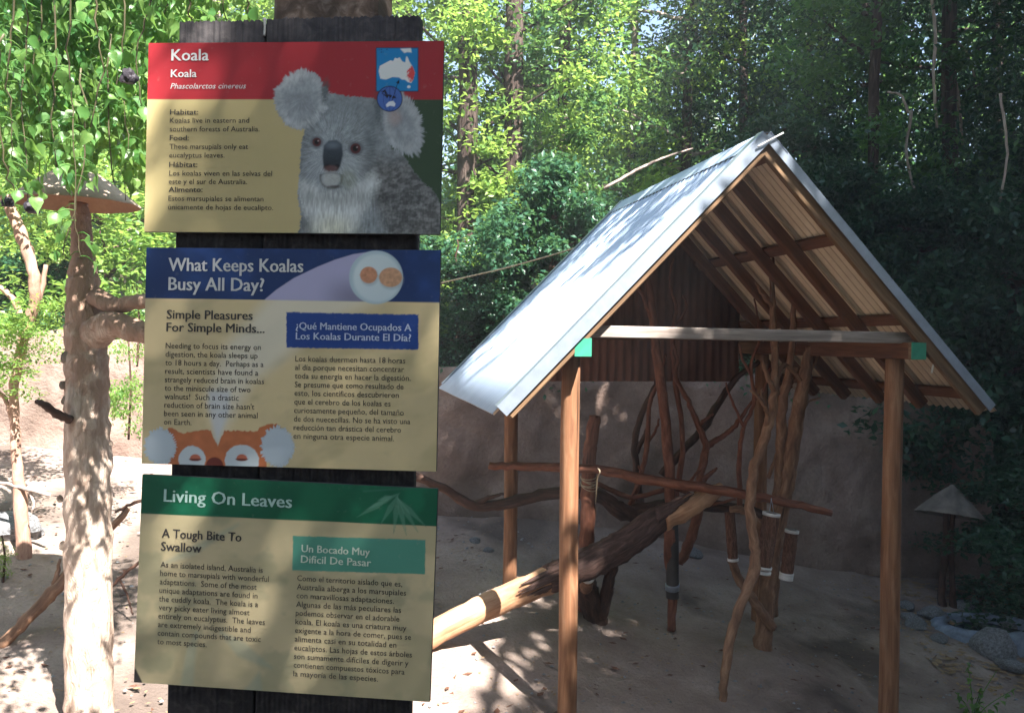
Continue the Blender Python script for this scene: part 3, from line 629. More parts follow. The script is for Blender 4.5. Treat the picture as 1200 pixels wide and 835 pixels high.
# sign post: two ribbed planks in front of a heavy timber
post = thing('sign_post', 'dark wooden sign post of wide ribbed planks in front of a thick timber', 'sign post')
pm = sframe(SC0 - SN * .035, 0); post.matrix_world = pm
def ribbed(name, x0, x1, y0, y1, n, th=.032, amp=.0025, seed=0):
    rg = np.random.RandomState(seed); k = n * 4; xs = np.linspace(x0, x1, k + 1)
    zf = amp * np.abs(np.sin(np.linspace(0, math.pi * n, k + 1))) * rg.uniform(.5, 1.2, k + 1)
    ys = np.linspace(y0, y1, 12); V = []; 
    for side in (0, 1):
        for j, y in enumerate(ys):
            yy = y + (rg.uniform(-.003, .003, k + 1) if j == 11 else 0)
            V.append(np.stack([xs, np.zeros(k + 1) + yy, (zf if side == 0 else -th + zf * 0)], 1))
    V = np.concatenate(V); Fc = []; w = k + 1; off = 12 * w
    for j in range(11):
        for i in range(k):
            a = j * w + i; Fc.append((a, a + 1, a + w + 1, a + w)); Fc.append((off + a, off + a + w, off + a + w + 1, off + a + 1))
        a = j * w; Fc.append((a, a + w, off + a + w, off + a)); a += k; Fc.append((a, off + a, off + a + w, a + w))
    for i in range(k):
        Fc.append((11 * w + i, 11 * w + i + 1, off + 11 * w + i + 1, off + 11 * w + i)); Fc.append((i, off + i, off + i + 1, i + 1))
    return np_mesh(name, V, np.array(Fc))
pa = to_local(pm, 210.5, 26); pb = to_local(pm, 310, 24); pc = to_local(pm, 311.5, 22); pd = to_local(pm, 492.5, 19)
YB = -2.95
link_mesh('plank', ribbed('plank', pa.x, pb.x, YB, pa.y, 15, seed=1), M['black_wood'], post)
o = link_mesh('plank', ribbed('plank', pc.x + .0025, pd.x, YB, pc.y, 30, amp=.003, seed=2), M['black_wood'], post)
o = link_mesh('timber', box_mesh('timber', to_local(pm, 438, 5).x - to_local(pm, 313, 5).x, 4.6, .15, .008, ((to_local(pm, 438, 5).x + to_local(pm, 313, 5).x) / 2 - .0, YB + 2.3, -.11)), M['old_timber'], post)
# light in the gap between the two planks, modelled as a pale streak
tube('gap_light', [(pb.x + .001, pb.y + .003, .002), (pb.x + .002, pb.y - .015, .003), (pb.x + .001, pb.y - .034, .002)], [.004, .0025, .003], M['white_pipe'], post, sides=6)

# ------------------------------------------------------------------ SHELTER
A0 = Vector((-.1017, 5.0, 0)); YAW = .2032; WD, ZE, HR, LN = 3.4052, 1.97, 1.7511, 2.7024
sh = thing('animal_shelter', 'open timber shelter with steep corrugated metal gable roof over climbing branches', 'shelter', A0, rz=YAW)
MS = Matrix.Translation(A0) @ Matrix.Rotation(YAW, 4, 'Z')
def sh_on(px, py, o):
    inv = MS.inverted(); c = inv @ Vector((0, 0, CZ)); d = inv.to_3x3() @ ray(px, py); k = (o - c.y) / d.y; return c + d * k
SL = math.hypot(WD / 2, HR); AG = math.atan2(HR, WD / 2)
def roof_pt(side, t, o, dz=0):
    """t metres up from the eave, dz metres off the sheet (outwards)"""
    x = math.cos(AG) * t - math.sin(AG) * dz; z = ZE + math.sin(AG) * t + math.cos(AG) * dz
    return Vector((x if side == 0 else WD - x, o, z))
def corrugated(name, side, o0, o1, lift):
    nw = 8; pitch = .0762; n = int(round((o1 - o0) / pitch * nw)); os_ = np.linspace(o0, o1, n + 1)
    wv = .0105 * np.cos(os_ / pitch * 2 * np.pi); ts = np.linspace(0, SL - .01, 6); V = []
    for top in (1, 0):
        for t in ts:
            for o_, w_ in zip(os_, wv): V.append(roof_pt(side, t, o_, w_ + lift + (.0012 if top else 0)))
    w = n + 1; off = 6 * w; Fc = []; mi = []
    for j in range(5):
        for i in range(n):
            a = j * w + i; Fc.append((a, a + 1, a + w + 1, a + w)); mi.append(0); Fc.append((off + a, off + a + w, off + a + w + 1, off + a + 1)); mi.append(1)
    for i in range(n):
        Fc.append((i, off + i, off + i + 1, i + 1)); mi.append(0)
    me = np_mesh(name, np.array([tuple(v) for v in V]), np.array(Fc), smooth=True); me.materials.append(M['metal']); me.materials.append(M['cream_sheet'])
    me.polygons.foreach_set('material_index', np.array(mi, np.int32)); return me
ws = LN / 4
for side in (0, 1):
    for k in range(4):
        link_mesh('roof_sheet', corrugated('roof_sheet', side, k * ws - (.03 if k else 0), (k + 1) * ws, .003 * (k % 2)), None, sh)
# eave corner piece of the front sheet, bent and bright
# rafters
for side in (0, 1):
    for k, o_ in enumerate((.035, .55, 1.02, 1.49, 1.96, 2.42)):
        hh = .085
        n_ = roof_pt(side, 0, 0, 1) - roof_pt(side, 0, 0, 0)
        beam('rafter' if k else 'barge_board', roof_pt(side, .10 if k else .06, o_, -.016 - hh / 2 - .036 * (k > 0)), roof_pt(side, SL - (.07 if k else .05), o_, -.016 - hh / 2 - .036 * (k > 0)), .062 if k else .045, hh, M['rafter'] if k else M['barge'], sh, up=n_)
    for t in (SL * .08, SL * .36, SL * .655, SL * .94):
        n_ = roof_pt(side, 0, 0, 1) - roof_pt(side, 0, 0, 0)
        beam('purlin', roof_pt(side, t, .06 + .065, -.034), roof_pt(side, t, LN - .08, -.034), .085 if t < SL * .9 else .05, .036, M['rafter'], sh, up=n_)
    # metal edge trim on the front and back rake
    for o_ in (-.012, LN + .012):
        n_ = roof_pt(side, 0, 0, 1) - roof_pt(side, 0, 0, 0)
        me1 = box_mesh('a', SL - .06, .006, .078 if side == 0 else .058, .001); me2 = box_mesh('b', SL - .06, .075, .004, .001, (0, (.035 if o_ < 0 else -.035) , .041 if side == 0 else .031))
        bm_ = join_meshes('rake_trim', [me1, me2]); dz_ = -.020 if side == 0 else -.010; a = roof_pt(side, .04, o_, dz_); b = roof_pt(side, SL - .01, o_, dz_)
        x = (b - a).normalized(); y = n_.cross(x).normalized()
        if y.y < 0 and side == 0: pass
        if y.y < 0:  # keep the flange over the roof
            x = -x; y = n_.cross(x).normalized()
        o = link_mesh('rake_trim', bm_, M['trim'], sh); o.matrix_local = Matrix.Translation((a + b) / 2) @ Matrix((x, y, n_)).transposed().to_4x4()
# ridge cap with scalloped closure
RZ = ZE + HR
def ridge():
    V = []; Fc = []; w = .19; n = 71
    for i in range(n):
        o_ = -.02 + (LN + .04) * i / (n - 1)
        for side, t in ((0, SL - w), (0, SL - .02), (1, SL - .02), (1, SL - w)):
            V.append(tuple(roof_pt(side, t, o_, .016)))
        if i: 
            a = (i - 1) * 4
            for k in range(3): Fc.append((a + k, a + k + 1, a + k + 5, a + k + 4))
    me = np_mesh('ridge_cap', np.array(V), np.array(Fc)); return me
link_mesh('ridge_cap', ridge(), M['metal'], sh)
cl = []
for i in range(36):
    o_ = .02 + .0762 * i
    if o_ < LN:
        for side in (0, 1):
            b = box_mesh('c', .012, .036, .011, 0); c_ = roof_pt(side, SL - .188, o_, .0095); b.transform(Matrix.Translation(c_)); cl.append(b)
tag(link_mesh('foam_closure', join_meshes('foam_closure', cl), M['pod'], sh), kind='stuff')
# rivets down the trim
# posts
pw = .062
gl = lambda s, o: gz(*(MS @ Vector((s, o, 0))).xy)
for i, (s_, o_, rr) in enumerate(((.535, .25, .060), (2.818, .25, .064), (.538, 2.1, .058), (2.82, 2.1, .060))):
    z0 = gl(s_, o_) - .3
    tube('post', [(s_, o_, z0), (s_ + .004, o_, z0 + .9), (s_ - .003, o_, z0 + 1.8), (s_, o_, 2.312)], [rr * 1.05, rr, rr, rr * .97], M['post'], sh, sides=18, seg=5, lump=.025, seed=i)
for s_, in ((.562,), (2.846,)):
    b = beam('side_beam', (s_ - .02, .02, 2.37), (s_ - .02, LN - .1, 2.37), .105, .11, M['rafter'], sh)
    g = link_mesh('painted_end', box_mesh('painted_end', .010, .107, .112, .002), M['green_paint'], b); g.location = (-(LN - .12) / 2 - .003, 0, 0)
    if s_ > 1:
        w_ = link_mesh('end_strip', box_mesh('end_strip', .028, .109, .114, .002), M['barge'], b); w_.location = (-(LN - .12) / 2 + .016, 0, 0)
beam('tie_beam', (.60, .14, 2.468), (2.90, .14, 2.455), .045, .075, M['weathered'], sh)
beam('tie_beam', (.55, 2.16, 2.466), (2.85, 2.16, 2.466), .045, .08, M['rafter'], sh)
# back gable sheets (vertical ribs)
def gable(s0, s1, lift):
    pitch = .0762; n = int(round((s1 - s0) / pitch * 8)); V = []; Fc = []
    for i in range(n + 1):
        s_ = s0 + (s1 - s0) * i / n; top = ZE + (min(s_, WD - s_)) * math.tan(AG) - .035; w_ = .009 * math.cos(s_ / pitch * 2 * math.pi) + lift
        V += [(s_, 2.26 + w_, 2.06), (s_, 2.26 + w_, max(top, 2.1)), (s_, 2.262 + w_, max(top, 2.1)), (s_, 2.262 + w_, 2.06)]
        if i:
            a = (i - 1) * 4
            for k in range(4): Fc.append((a + k, a + (k + 1) % 4, a + 4 + (k + 1) % 4, a + 4 + k))
    return np_mesh('gable_sheet', np.array(V), np.array(Fc), smooth=True)
for k, (a, b) in enumerate(((.42, 1.08), (1.04, 1.72), (1.68, 2.36), (2.32, 2.68))): link_mesh('gable_sheet', gable(a, b, .003 * (k % 2)), M['brown_sheet'], sh)
# white cable clipped under both front rakes
for side in (0, 1):
    pts = [roof_pt(side, t, .055, -.085 + .004 * math.sin(t * 9)) for t in np.linspace(.55 if side else .3, SL - .10, 14)]
    if side: pts = [roof_pt(1, .50, .05, -.15), roof_pt(1, .52, .05, -.12)] + pts
    c_ = tube('cable', pts, .0055, M['cable'], sh, sides=6, seg=3, lump=0)
    for t in np.arange(.5, SL - .2, .27):
        k_ = link_mesh('clip', box_mesh('clip', .016, .012, .03, .002), M['white_pipe'], c_); k_.location = roof_pt(side, t, .045, -.082)
c_ = tube('lightning_rod', [roof_pt(0, SL - .12, -.03, -.02), (WD / 2, -.035, RZ - .06), (WD / 2 + .10, -.035, RZ - .005)], .006, M['white_pipe'], sh, sides=6, seg=3, lump=0)

# ------------------------------------------------------------------ CLIMBING BRANCHES
def br(name, label, pts, m, group=None, twigs=(), cat='branch', sides=12, lump=.14, seed=0, wob=.003, seg=6):
    """pts: (px, py, depth, width px)"""
    Pw = [P(a, b, d) for a, b, d, w in pts]; rr = [size(w, d) / 2 for a, b, d, w in pts]; b0 = Pw[0]
    e = thing(name, label, cat, b0, group)
    tube('limb', [p - b0 for p in Pw], rr, m, e, sides=sides, lump=lump, seed=seed, wob=wob, seg=seg)
    for k, tw in enumerate(twigs):
        tube('twig', [P(a, b, d) - b0 for a, b, d, w in tw], [size(w, d) / 2 for a, b, d, w in tw], m, e, sides=8, lump=.15, seed=seed + k + 5, wob=.003)
    return e
G = 'climbing branches set up in the shelter'
br('perch_pole', 'reddish horizontal pole tied to the upright stump, left end sawn off', [(573, 545, 6.95, 9), (620, 546, 6.9, 10), (700, 550, 6.82, 12), (760, 562, 6.75, 13), (850, 575, 6.62, 12), (905, 585, 6.55, 11), (975, 600, 6.5, 8)], M['red_branch'], G, seed=1, wob=.004)
e = br('upright_stump', 'thick upright peeled stump with sawn top behind the left front post', [(683, 712, 7.05, 22), (686, 660, 7.0, 20), (689, 600, 6.98, 18), (690, 550, 6.98, 17), (692, 520, 6.98, 16), (697, 487, 6.98, 15)], M['red_branch'], G, seed=2)
for k in range(6):
    p = P(690, 558 + k * 2.4, 6.98) - e.location
    o = link_mesh('rope', torus := None or lathe_mesh('rope', [(.066 + .004 * math.cos(a), .004 * math.sin(a)) for a in np.linspace(0, 2 * math.pi, 7)], 20), M['rope'], e); o.location = p; o.rotation_euler = (.25 + .1 * (k % 2), .2 * (k % 3) - .1, 0)
tube('rope', [P(697, 545, 6.85) - e.location, P(703, 552, 6.74) - e.location, P(700, 562, 6.80) - e.location, P(698, 590, 6.9) - e.location], [.006, .007, .006, .003], M['rope'], e, sides=6, lump=.3)
e = br('leaning_log', 'big leaning log, bark peeled off at both ends, dark bark in the middle', [(470, 763, 5.75, 28), (508, 742, 5.95, 30), (560, 715, 6.1, 31), (612, 692, 6.25, 32), (660, 672, 6.38, 32), (672, 667, 6.42, 32)], M['peeled'], G, seed=3, sides=18, lump=.08, wob=.002)
b0 = e.location
tube('bark_section', [P(*q[:3]) - b0 for q in [(640, 679, 6.30, 0), (668, 668, 6.40, 0), (700, 655, 6.46, 0), (740, 632, 6.55, 0), (775, 606, 6.65, 0), (812, 590, 6.75, 0)]], [size(w, 6.5) / 2 for w in (31, 35, 36, 34, 29, 15)], M['log_bark'], e, sides=22, lump=.10, seed=4, wob=.002, seg=8)
for k in range(16):     # torn strips of bark reaching over the peeled wood
    lowend = k % 2 == 0; q0 = (668, 669, 6.37) if lowend else (770, 610, 6.62); dx = random.uniform(-62, -34) if lowend else random.uniform(24, 46)
    sl = -.43 if lowend else -.62; off = random.uniform(-13, 12); sgn = 1 - abs(off) / 22
    p0 = P(q0[0], q0[1] + off, q0[2] - .10 * sgn) - b0; p1 = P(q0[0] + dx * .6, q0[1] + sl * dx * .6 + off * .95, q0[2] + dx * .0018 - .105 * sgn) - b0; p2 = P(q0[0] + dx, q0[1] + sl * dx + off * .9, q0[2] + dx * .003 - .10 * sgn) - b0
    tube('bark_strip', [p0, p1, p2], [.022, .016, .004], M['log_bark'], e, sides=7, lump=.35, seed=k + 90)
tube('peeled_end', [P(*q[:3]) - b0 for q in [(775, 608, 6.64, 0), (800, 597, 6.7, 0), (825, 583, 6.76, 0), (846, 572, 6.82, 0)]], [size(w, 6.7) / 2 for w in (30, 28, 23, 15)], M['peeled'], e, sides=16, lump=.14, seed=5)
e = br('log_prop', 'short forked prop under the leaning log with a hollow sawn stub', [(705, 738, 7.0, 22), (694, 715, 6.98, 26), (688, 690, 6.9, 26), (683, 668, 6.8, 20)], M['dark_branch'], G, seed=6, twigs=[[(700, 735, 7, 16), (708, 706, 6.95, 15), (716, 670, 6.85, 13), (722, 655, 6.75, 11)]])
b0 = e.location
tube('stub', [P(686, 690, 6.9) - b0, P(689, 676, 6.60) - b0], [.058, .050], M['tan_branch'], e, sides=16, lump=.06)
o = link_mesh('cut_ring', lathe_mesh('cut_ring', [(.046, 0), (.054, .004), (.054, .016), (.046, .022), (.036, .020), (.032, .0)], 20), M['white_pipe'], e)
dv = (P(689, 676, 6.60) - P(686, 690, 6.9)).normalized(); o.rotation_euler = dv.to_track_quat('Z', 'Y').to_euler(); o.location = P(689, 676, 6.6) - b0
o = link_mesh('hollow_core', cyl_mesh('hollow_core', .034, .02), M['pod'], e); o.rotation_euler = dv.to_track_quat('Z', 'Y').to_euler(); o.location = P(689, 676, 6.6) - b0
br('low_bough', 'long low curving bough sweeping left out of the shelter past the posts', [(480, 556, 6.9, 9), (520, 572, 6.95, 10), (556, 592, 7.0, 12), (600, 588, 7.05, 13), (650, 578, 7.1, 14), (700, 580, 7.15, 15), (730, 600, 7.15, 18), (760, 598, 7.2, 20), (800, 590, 7.3, 16), (870, 596, 7.3, 12), (900, 606, 7.25, 9)], M['dark_branch'], G, seed=8, twigs=[[(556, 592, 7, 9), (575, 582, 7.0, 5), (590, 578, 7.0, 3)], [(745, 604, 7.15, 16), (722, 590, 7.1, 12), (700, 574, 7.1, 9)]])
br('tall_branch', 'tallest straight reddish trunk left of centre, grey pipe sleeve near its foot', [(787, 738, 7.12, 10), (788, 690, 7.12, 12), (785, 640, 7.1, 15), (786, 580, 7.08, 13), (778, 480, 7.05, 12), (768, 400, 7.0, 11), (762, 350, 7.0, 10), (757, 315, 7.0, 6)], M['red_branch'], G, seed=9, twigs=[[(766, 380, 7, 7), (755, 350, 6.98, 5), (744, 333, 6.95, 3)]])
e = C.objects['tall_branch'] if 'tall_branch' in C.objects else None
o = tube('pipe_sleeve', [P(788, 700, 7.11) - e.location, P(788, 640, 7.1) - e.location, P(787, 612, 7.1) - e.location], size(15, 7.1) / 2, M['grey_pipe'], e, sides=16, lump=0)
o = tube('sleeve_band', [P(788, 690, 7.11) - e.location, P(788, 684, 7.1) - e.location], size(17, 7.1) / 2, M['trim'], e, sides=16, lump=0)
for q_, (lab, pp, tws) in enumerate((
  ('thin bare reddish twig rising inside the gable left of the centre', [(792, 585, 7.45, 7), (800, 520, 7.45, 6), (792, 450, 7.45, 6), (788, 400, 7.4, 5), (792, 360, 7.35, 4), (785, 330, 7.3, 3), (790, 300, 7.3, 2)], [[(788, 385, 7.4, 4), (804, 362, 7.4, 3), (800, 345, 7.4, 2)]]),
  ('wispy branching twig fanning up just left of the crooked trunk', [(868, 600, 6.95, 7), (866, 540, 6.95, 6), (872, 500, 6.9, 5), (884, 470, 6.9, 5), (880, 430, 6.85, 4), (890, 395, 6.8, 3), (884, 350, 6.8, 2)], [[(872, 500, 6.9, 4), (858, 470, 6.9, 3), (850, 448, 6.9, 2)], [(881, 440, 6.85, 4), (870, 420, 6.85, 3), (866, 402, 6.85, 2)], [(884, 470, 6.9, 4), (896, 455, 6.88, 3), (902, 430, 6.85, 2)]]),
  ('thin grey twig crossing behind the slim trunk towards the right', [(900, 560, 7.0, 5), (916, 520, 7.0, 5), (934, 480, 7.0, 4), (940, 450, 7.0, 4), (958, 420, 7.0, 3), (962, 395, 7.0, 2)], [[(934, 480, 7.0, 3), (948, 470, 7.0, 2.5), (962, 466, 7.0, 2)]]),
  ('long thin stick leaning left to right below the tie beam', [(735, 600, 7.3, 7), (750, 560, 7.3, 6), (758, 520, 7.3, 6), (762, 470, 7.3, 5), (776, 440, 7.3, 4), (780, 415, 7.3, 2.5)], [[(758, 520, 7.3, 4), (768, 505, 7.3, 3), (772, 490, 7.3, 2)]]),
  ('low twiggy brush lying across under the horizontal pole', [(700, 566, 7.2, 6), (740, 582, 7.2, 6), (790, 572, 7.2, 5), (830, 590, 7.2, 4), (862, 584, 7.2, 3)], [[(740, 582, 7.2, 4), (752, 560, 7.2, 3), (748, 545, 7.2, 2)], [(800, 575, 7.2, 4), (815, 556, 7.2, 3), (826, 548, 7.2, 2)]]))):
    br('thin_twig', lab, pp, M['red_branch'] if q_ != 2 else M['tan_branch'], G, tws, seed=80 + q_, sides=8)
br('curved_branch', 'dark curved branch bowing left behind the horizontal pole', [(752, 604, 7.5, 11), (747, 560, 7.5, 8), (744, 520, 7.5, 8), (752, 485, 7.5, 7), (767, 455, 7.45, 7), (776, 430, 7.4, 5)], M['dark_branch'], G, seed=10, twigs=[[(746, 530, 7.5, 7), (756, 508, 7.45, 5), (762, 488, 7.4, 3)]])
br('diagonal_branch', 'long dark diagonal branch rising to the right behind the others', [(775, 556, 7.6, 9), (800, 528, 7.6, 9), (825, 500, 7.6, 9), (845, 468, 7.6, 8), (866, 440, 7.6, 7), (890, 424, 7.6, 6)], M['dark_branch'], G, seed=11)
br('forked_branch', 'crooked branch in a wide Y shape beyond the end of the leaning log', [(795, 660, 7.3, 12), (806, 640, 7.3, 12), (818, 600, 7.28, 12), (820, 560, 7.25, 10), (827, 524, 7.25, 9), (818, 498, 7.2, 7), (806, 470, 7.2, 6), (792, 442, 7.15, 5), (794, 422, 7.1, 4), (789, 402, 7.1, 3)], M['red_branch'], G, seed=12, twigs=[[(827, 524, 7.25, 8), (845, 512, 7.25, 6), (862, 498, 7.2, 5), (880, 472, 7.2, 3), (886, 455, 7.2, 2)], [(819, 498, 7.2, 6), (828, 490, 7.2, 4), (836, 484, 7.2, 2.5)], [(821, 565, 7.25, 8), (832, 555, 7.2, 5), (840, 548, 7.2, 3)]])
for k, q in enumerate([[(787, 402, 7.6, 3), (790, 370, 7.6, 4), (785, 350, 7.6, 4), (792, 322, 7.6, 2)], [(800, 402, 7.6, 3), (804, 380, 7.6, 4), (798, 355, 7.6, 2.5)]]):
    pass
br('crooked_climber', 'thin crooked light trunk leaning inwards, foot nearest the viewer', [(846, 830, 6.05, 9), (850, 780, 6.1, 11), (862, 725, 6.2, 12), (883, 670, 6.3, 13), (884, 640, 6.35, 12), (879, 595, 6.4, 12), (884, 550, 6.45, 12), (897, 510, 6.5, 12), (907, 470, 6.5, 11), (908, 440, 6.5, 9), (906, 390, 6.5, 9), (905, 340, 6.5, 6), (906, 300, 6.5, 3)], M['tan_branch'], G, seed=13, wob=.005, twigs=[[(911, 462, 6.5, 8), (902, 448, 6.45, 6), (896, 430, 6.4, 5), (894, 422, 6.4, 4)], [(898, 500, 6.5, 8), (899, 482, 6.45, 5), (889, 466, 6.4, 4), (880, 457, 6.4, 3)], [(899, 482, 6.45, 5), (893, 468, 6.42, 4), (891, 455, 6.4, 3)], [(909, 450, 6.5, 7), (914, 434, 6.55, 6), (920, 428, 6.6, 6), (930, 436, 6.65, 5), (938, 446, 6.7, 5)], [(906, 360, 6.5, 5), (893, 345, 6.45, 4), (885, 330, 6.4, 2)]])
br('thick_climber', 'thickest light trunk of the right-hand cluster, broken top under the beam', [(893, 765, 7.05, 22), (897, 720, 7.05, 20), (902, 670, 7.05, 19), (912, 620, 7.0, 17), (923, 570, 6.95, 16), (929, 520, 6.9, 16), (938, 470, 6.85, 16), (944, 435, 6.8, 14), (949, 405, 6.8, 9)], M['tan_branch'], G, seed=14, sides=16)
br('slim_climber', 'slim mottled trunk rising through the cluster past the roof beam', [(905, 720, 7.2, 14), (908, 650, 7.1, 13), (911, 580, 7.0, 12), (915, 520, 6.95, 12), (917, 470, 6.9, 12), (924, 440, 6.85, 9), (928, 400, 6.8, 8), (930, 360, 6.75, 6), (932, 318, 6.7, 3)], M['tan_branch'], G, seed=15, twigs=[[(917, 466, 6.9, 8), (926, 448, 6.88, 7), (932, 430, 6.85, 5)]])
br('bent_prop', 'short bent grey stick propped under the bark feeder', [(905, 735, 7.0, 12), (885, 706, 6.95, 11), (868, 682, 6.9, 11), (856, 655, 6.85, 10)], M['tan_branch'], G, seed=16)
br('arched_prop', 'short arched stick holding the left bark tube', [(905, 640, 6.85, 8), (886, 610, 6.82, 9), (870, 598, 6.8, 9), (855, 597, 6.8, 10)], M['tan_branch'], G, seed=17)
# leaf holders: bark tubes with pale end bands
def feeder(label, top, bot, wpx, caps, wire=True):
    a, b = P(*top), P(*bot); r = size(wpx, top[2]) / 2; e = thing('bark_feeder', label, 'feeder tube', b, 'bark tubes hung among the climbing branches')
    tube('bark_tube', [(0, 0, 0), (a - b) * .5, a - b], [r, r * 1.03, r], M['feeder_bark'], e, sides=20, lump=.06, seed=int(top[0]))
    d = a - b; q = d.normalized().to_track_quat('Z', 'Y').to_euler()
    for f in caps:
        o = link_mesh('end_band', lathe_mesh('end_band', [(r * .8, -.012), (r * 1.09, -.012), (r * 1.10, .010), (r * .8, .011)], 20), M['white_pipe'], e); o.location = d * f; o.rotation_euler = q
    if wire:
        for dx in (-.02, .02): tube('hanging_wire', [d + Vector((dx, 0, 0)), d + Vector((dx * .4, 0, .06)), d + Vector((0, .01, .12))], .002, M['trim'], e, sides=5, lump=0)
    return e
feeder('longest bark feeder tube, pale bands at top and bottom, hung in front of the trunks', (904, 602, 6.45), (894, 664, 6.45), 19, (.0, 1.0, -.09))
feeder('bark feeder tube on the right with a broad white foot', (928, 622, 6.8), (921, 678, 6.8), 15, (.02, .06, .11, 1.0), False)
feeder('slender dark bark tube on the left of the cluster, sleeve of the arched stick', (855, 600, 6.8), (859, 655, 6.8), 12, (.0,), False)

# ------------------------------------------------------------------ SMALL MUSHROOM SHELTERS
def cone_shelter(name, label, apex, rim_y, wpx, Y, mt, mu, h, seed, sides=40, loc=None):
    c = P(apex, rim_y, Y); r = size(wpx, Y) / 2
    return c, r
# left: cone on top of the sculpted trunk
c_l = P(89, 238, 4.55); r_l = size(140, 4.55) / 2
lt = thing('sculpted_tree', 'thick pale sculpted tree trunk, sunlit below, two stub arms pointing right', 'tree', (P(104, 800, 4.5).x, 4.55, gz(P(104, 800, 4.5).x, 4.55) - .1))
b0 = lt.location
pt = [(105, 920, 4.5, 59), (105, 835, 4.5, 54), (104, 700, 4.5, 51), (103, 560, 4.5, 51), (102, 450, 4.52, 49), (101, 385, 4.54, 46), (98, 335, 4.55, 36), (97, 300, 4.55, 27), (95, 262, 4.55, 22), (92, 238, 4.55, 20)]
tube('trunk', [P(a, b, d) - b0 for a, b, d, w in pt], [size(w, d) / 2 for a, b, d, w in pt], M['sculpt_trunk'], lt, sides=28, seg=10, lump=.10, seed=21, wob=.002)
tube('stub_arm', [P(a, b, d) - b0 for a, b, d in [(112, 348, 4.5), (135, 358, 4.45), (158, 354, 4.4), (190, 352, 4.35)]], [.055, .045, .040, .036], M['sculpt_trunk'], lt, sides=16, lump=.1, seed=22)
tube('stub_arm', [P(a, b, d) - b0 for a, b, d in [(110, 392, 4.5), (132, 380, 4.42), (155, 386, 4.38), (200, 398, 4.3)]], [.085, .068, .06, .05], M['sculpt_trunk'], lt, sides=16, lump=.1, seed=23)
tube('broken_twig', [P(a, b, d) - b0 for a, b, d in [(84, 492, 4.4), (66, 484, 4.35), (52, 474, 4.3), (42, 470, 4.3)]], [.022, .022, .018, .012], M['dark_branch'], lt, sides=10, lump=.25, seed=24)
for k, (px, py, s) in enumerate(((78, 420, .028), (74, 452, .02), (76, 470, .018), (74, 640, .02), (70, 585, .016), (130, 520, .012))):
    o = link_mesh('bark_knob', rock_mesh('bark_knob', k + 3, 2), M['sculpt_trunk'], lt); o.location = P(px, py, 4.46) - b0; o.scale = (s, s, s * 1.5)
def cone(name, label, c, r, h, mt, mu, seed, tilt_=(0, 0), sag=.18):
    e = thing(name, label, 'canopy', c); e.rotation_euler = (tilt_[0], tilt_[1], 0)
    prof = [(.004, h), (r * .25, h * .80), (r * .5, h * .56), (r * .78, h * .25), (r, 0), (r * 1.0, -.008)]
    o = link_mesh('cone_roof', lathe_mesh('cone_roof', prof, 40, .03, seed), mt, e)
    prof = [(r * .998, -.008), (r * .97, .0), (r * .7, h * .26), (r * .2, h * .72), (.004, h * .9)]
    o = link_mesh('underside', lathe_mesh('underside', prof, 40, .03, seed), mu, e); return e
cone('cone_canopy', 'pale conical canopy with brown underside perched on the sculpted trunk', c_l, r_l, size(50, 4.55), M['shelter_cone'], M['shelter_under'], 2)
# right: small dark one
yR = 8.9; cr = P(1113, 603, yR)
rt = thing('twin_stem_stand', 'two thin crooked stems standing in shade right of the shelter', 'stand', (cr.x, yR, gz(cr.x, yR)))
for dx, sd in ((-.045, 1), (.035, 2)):
    tube('stem', [(dx * 1.6, 0, -.15), (dx * 1.2, .01, .35), (dx * .6, 0, .7), (dx, 0, cr.z - rt.location.z + .06)], [.042, .034, .03, .028], M['dark_branch'], rt, sides=12, lump=.2, seed=sd, wob=.004)
cone('cone_canopy', 'dark grey conical canopy on two thin stems right of the shelter', cr, size(76, yR) / 2, size(36, yR), M['dark_cone'], M['dark_cone'], 5, (-.18, .16))

# ------------------------------------------------------------------ BASIN, ROCKS, LITTER
bc = P(1135, 722, 8.35); bz = gz(bc.x, bc.y)
bn = thing('water_basin', 'low oval blue-grey concrete basin of dark water among the rocks', 'basin', (bc.x + .1, bc.y - .1, bz))
link_mesh('rim', lathe_mesh('rim', [(.50, -.1), (.50, .08), (.46, .115), (.40, .12), (.37, .08), (.36, .0), (.34, -.1)], 36, .05, 4, .72), M['basin'], bn)
link_mesh('water', lathe_mesh('water', [(.37, .035), (.002, .035)], 36, 0, 4, .72), M['water'], bn)
rocks = [(1163, 772, 7.8, .19, 'large pale speckled rock, tallest in front of the basin'), (1095, 700, 8.55, .13, 'rounded grey rock at the back left of the basin'), (1070, 728, 8.3, .10, 'flat rock left of the basin beside the post'), (1072, 745, 8.15, .09, 'small rock in front of the flat one left of the basin'),
         (1188, 728, 8.4, .16, 'rock at the right rim of the basin'), (1130, 690, 8.9, .11, 'squat rock behind the basin'), (1100, 765, 7.9, .08, 'small dark rock between the post and the pale rock'), (1185, 800, 7.5, .11, 'rock half cut by the frame, lower right corner'), (1062, 700, 8.7, .08, 'small rock near the foot of the thin stems'),
         (812, 636, 9.0, .10, 'lone round stone at the foot of the back wall'), (556, 645, 8.2, .06, 'small flat stone left of the shelter, nearer the wall'), (572, 655, 8.0, .05, 'small flat stone left of the shelter, nearer the post')]
for k, (px, py, Y, s, lab) in enumerate(rocks):
    p = P(px, py, Y); o = link_mesh('rock', rock_mesh('rock', k + 1), M['rock']); o.location = (p.x, p.y, gz(p.x, p.y) + s * .3)
    o.scale = (s * (1 + .2 * math.sin(k)), s, s * (.95 if k == 0 else .6)); o.rotation_euler = (0, .3 * math.sin(k * 2), k); tag(o, lab, 'rock', 'rocks lying in the enclosure')
rg = np.random.RandomState(5)
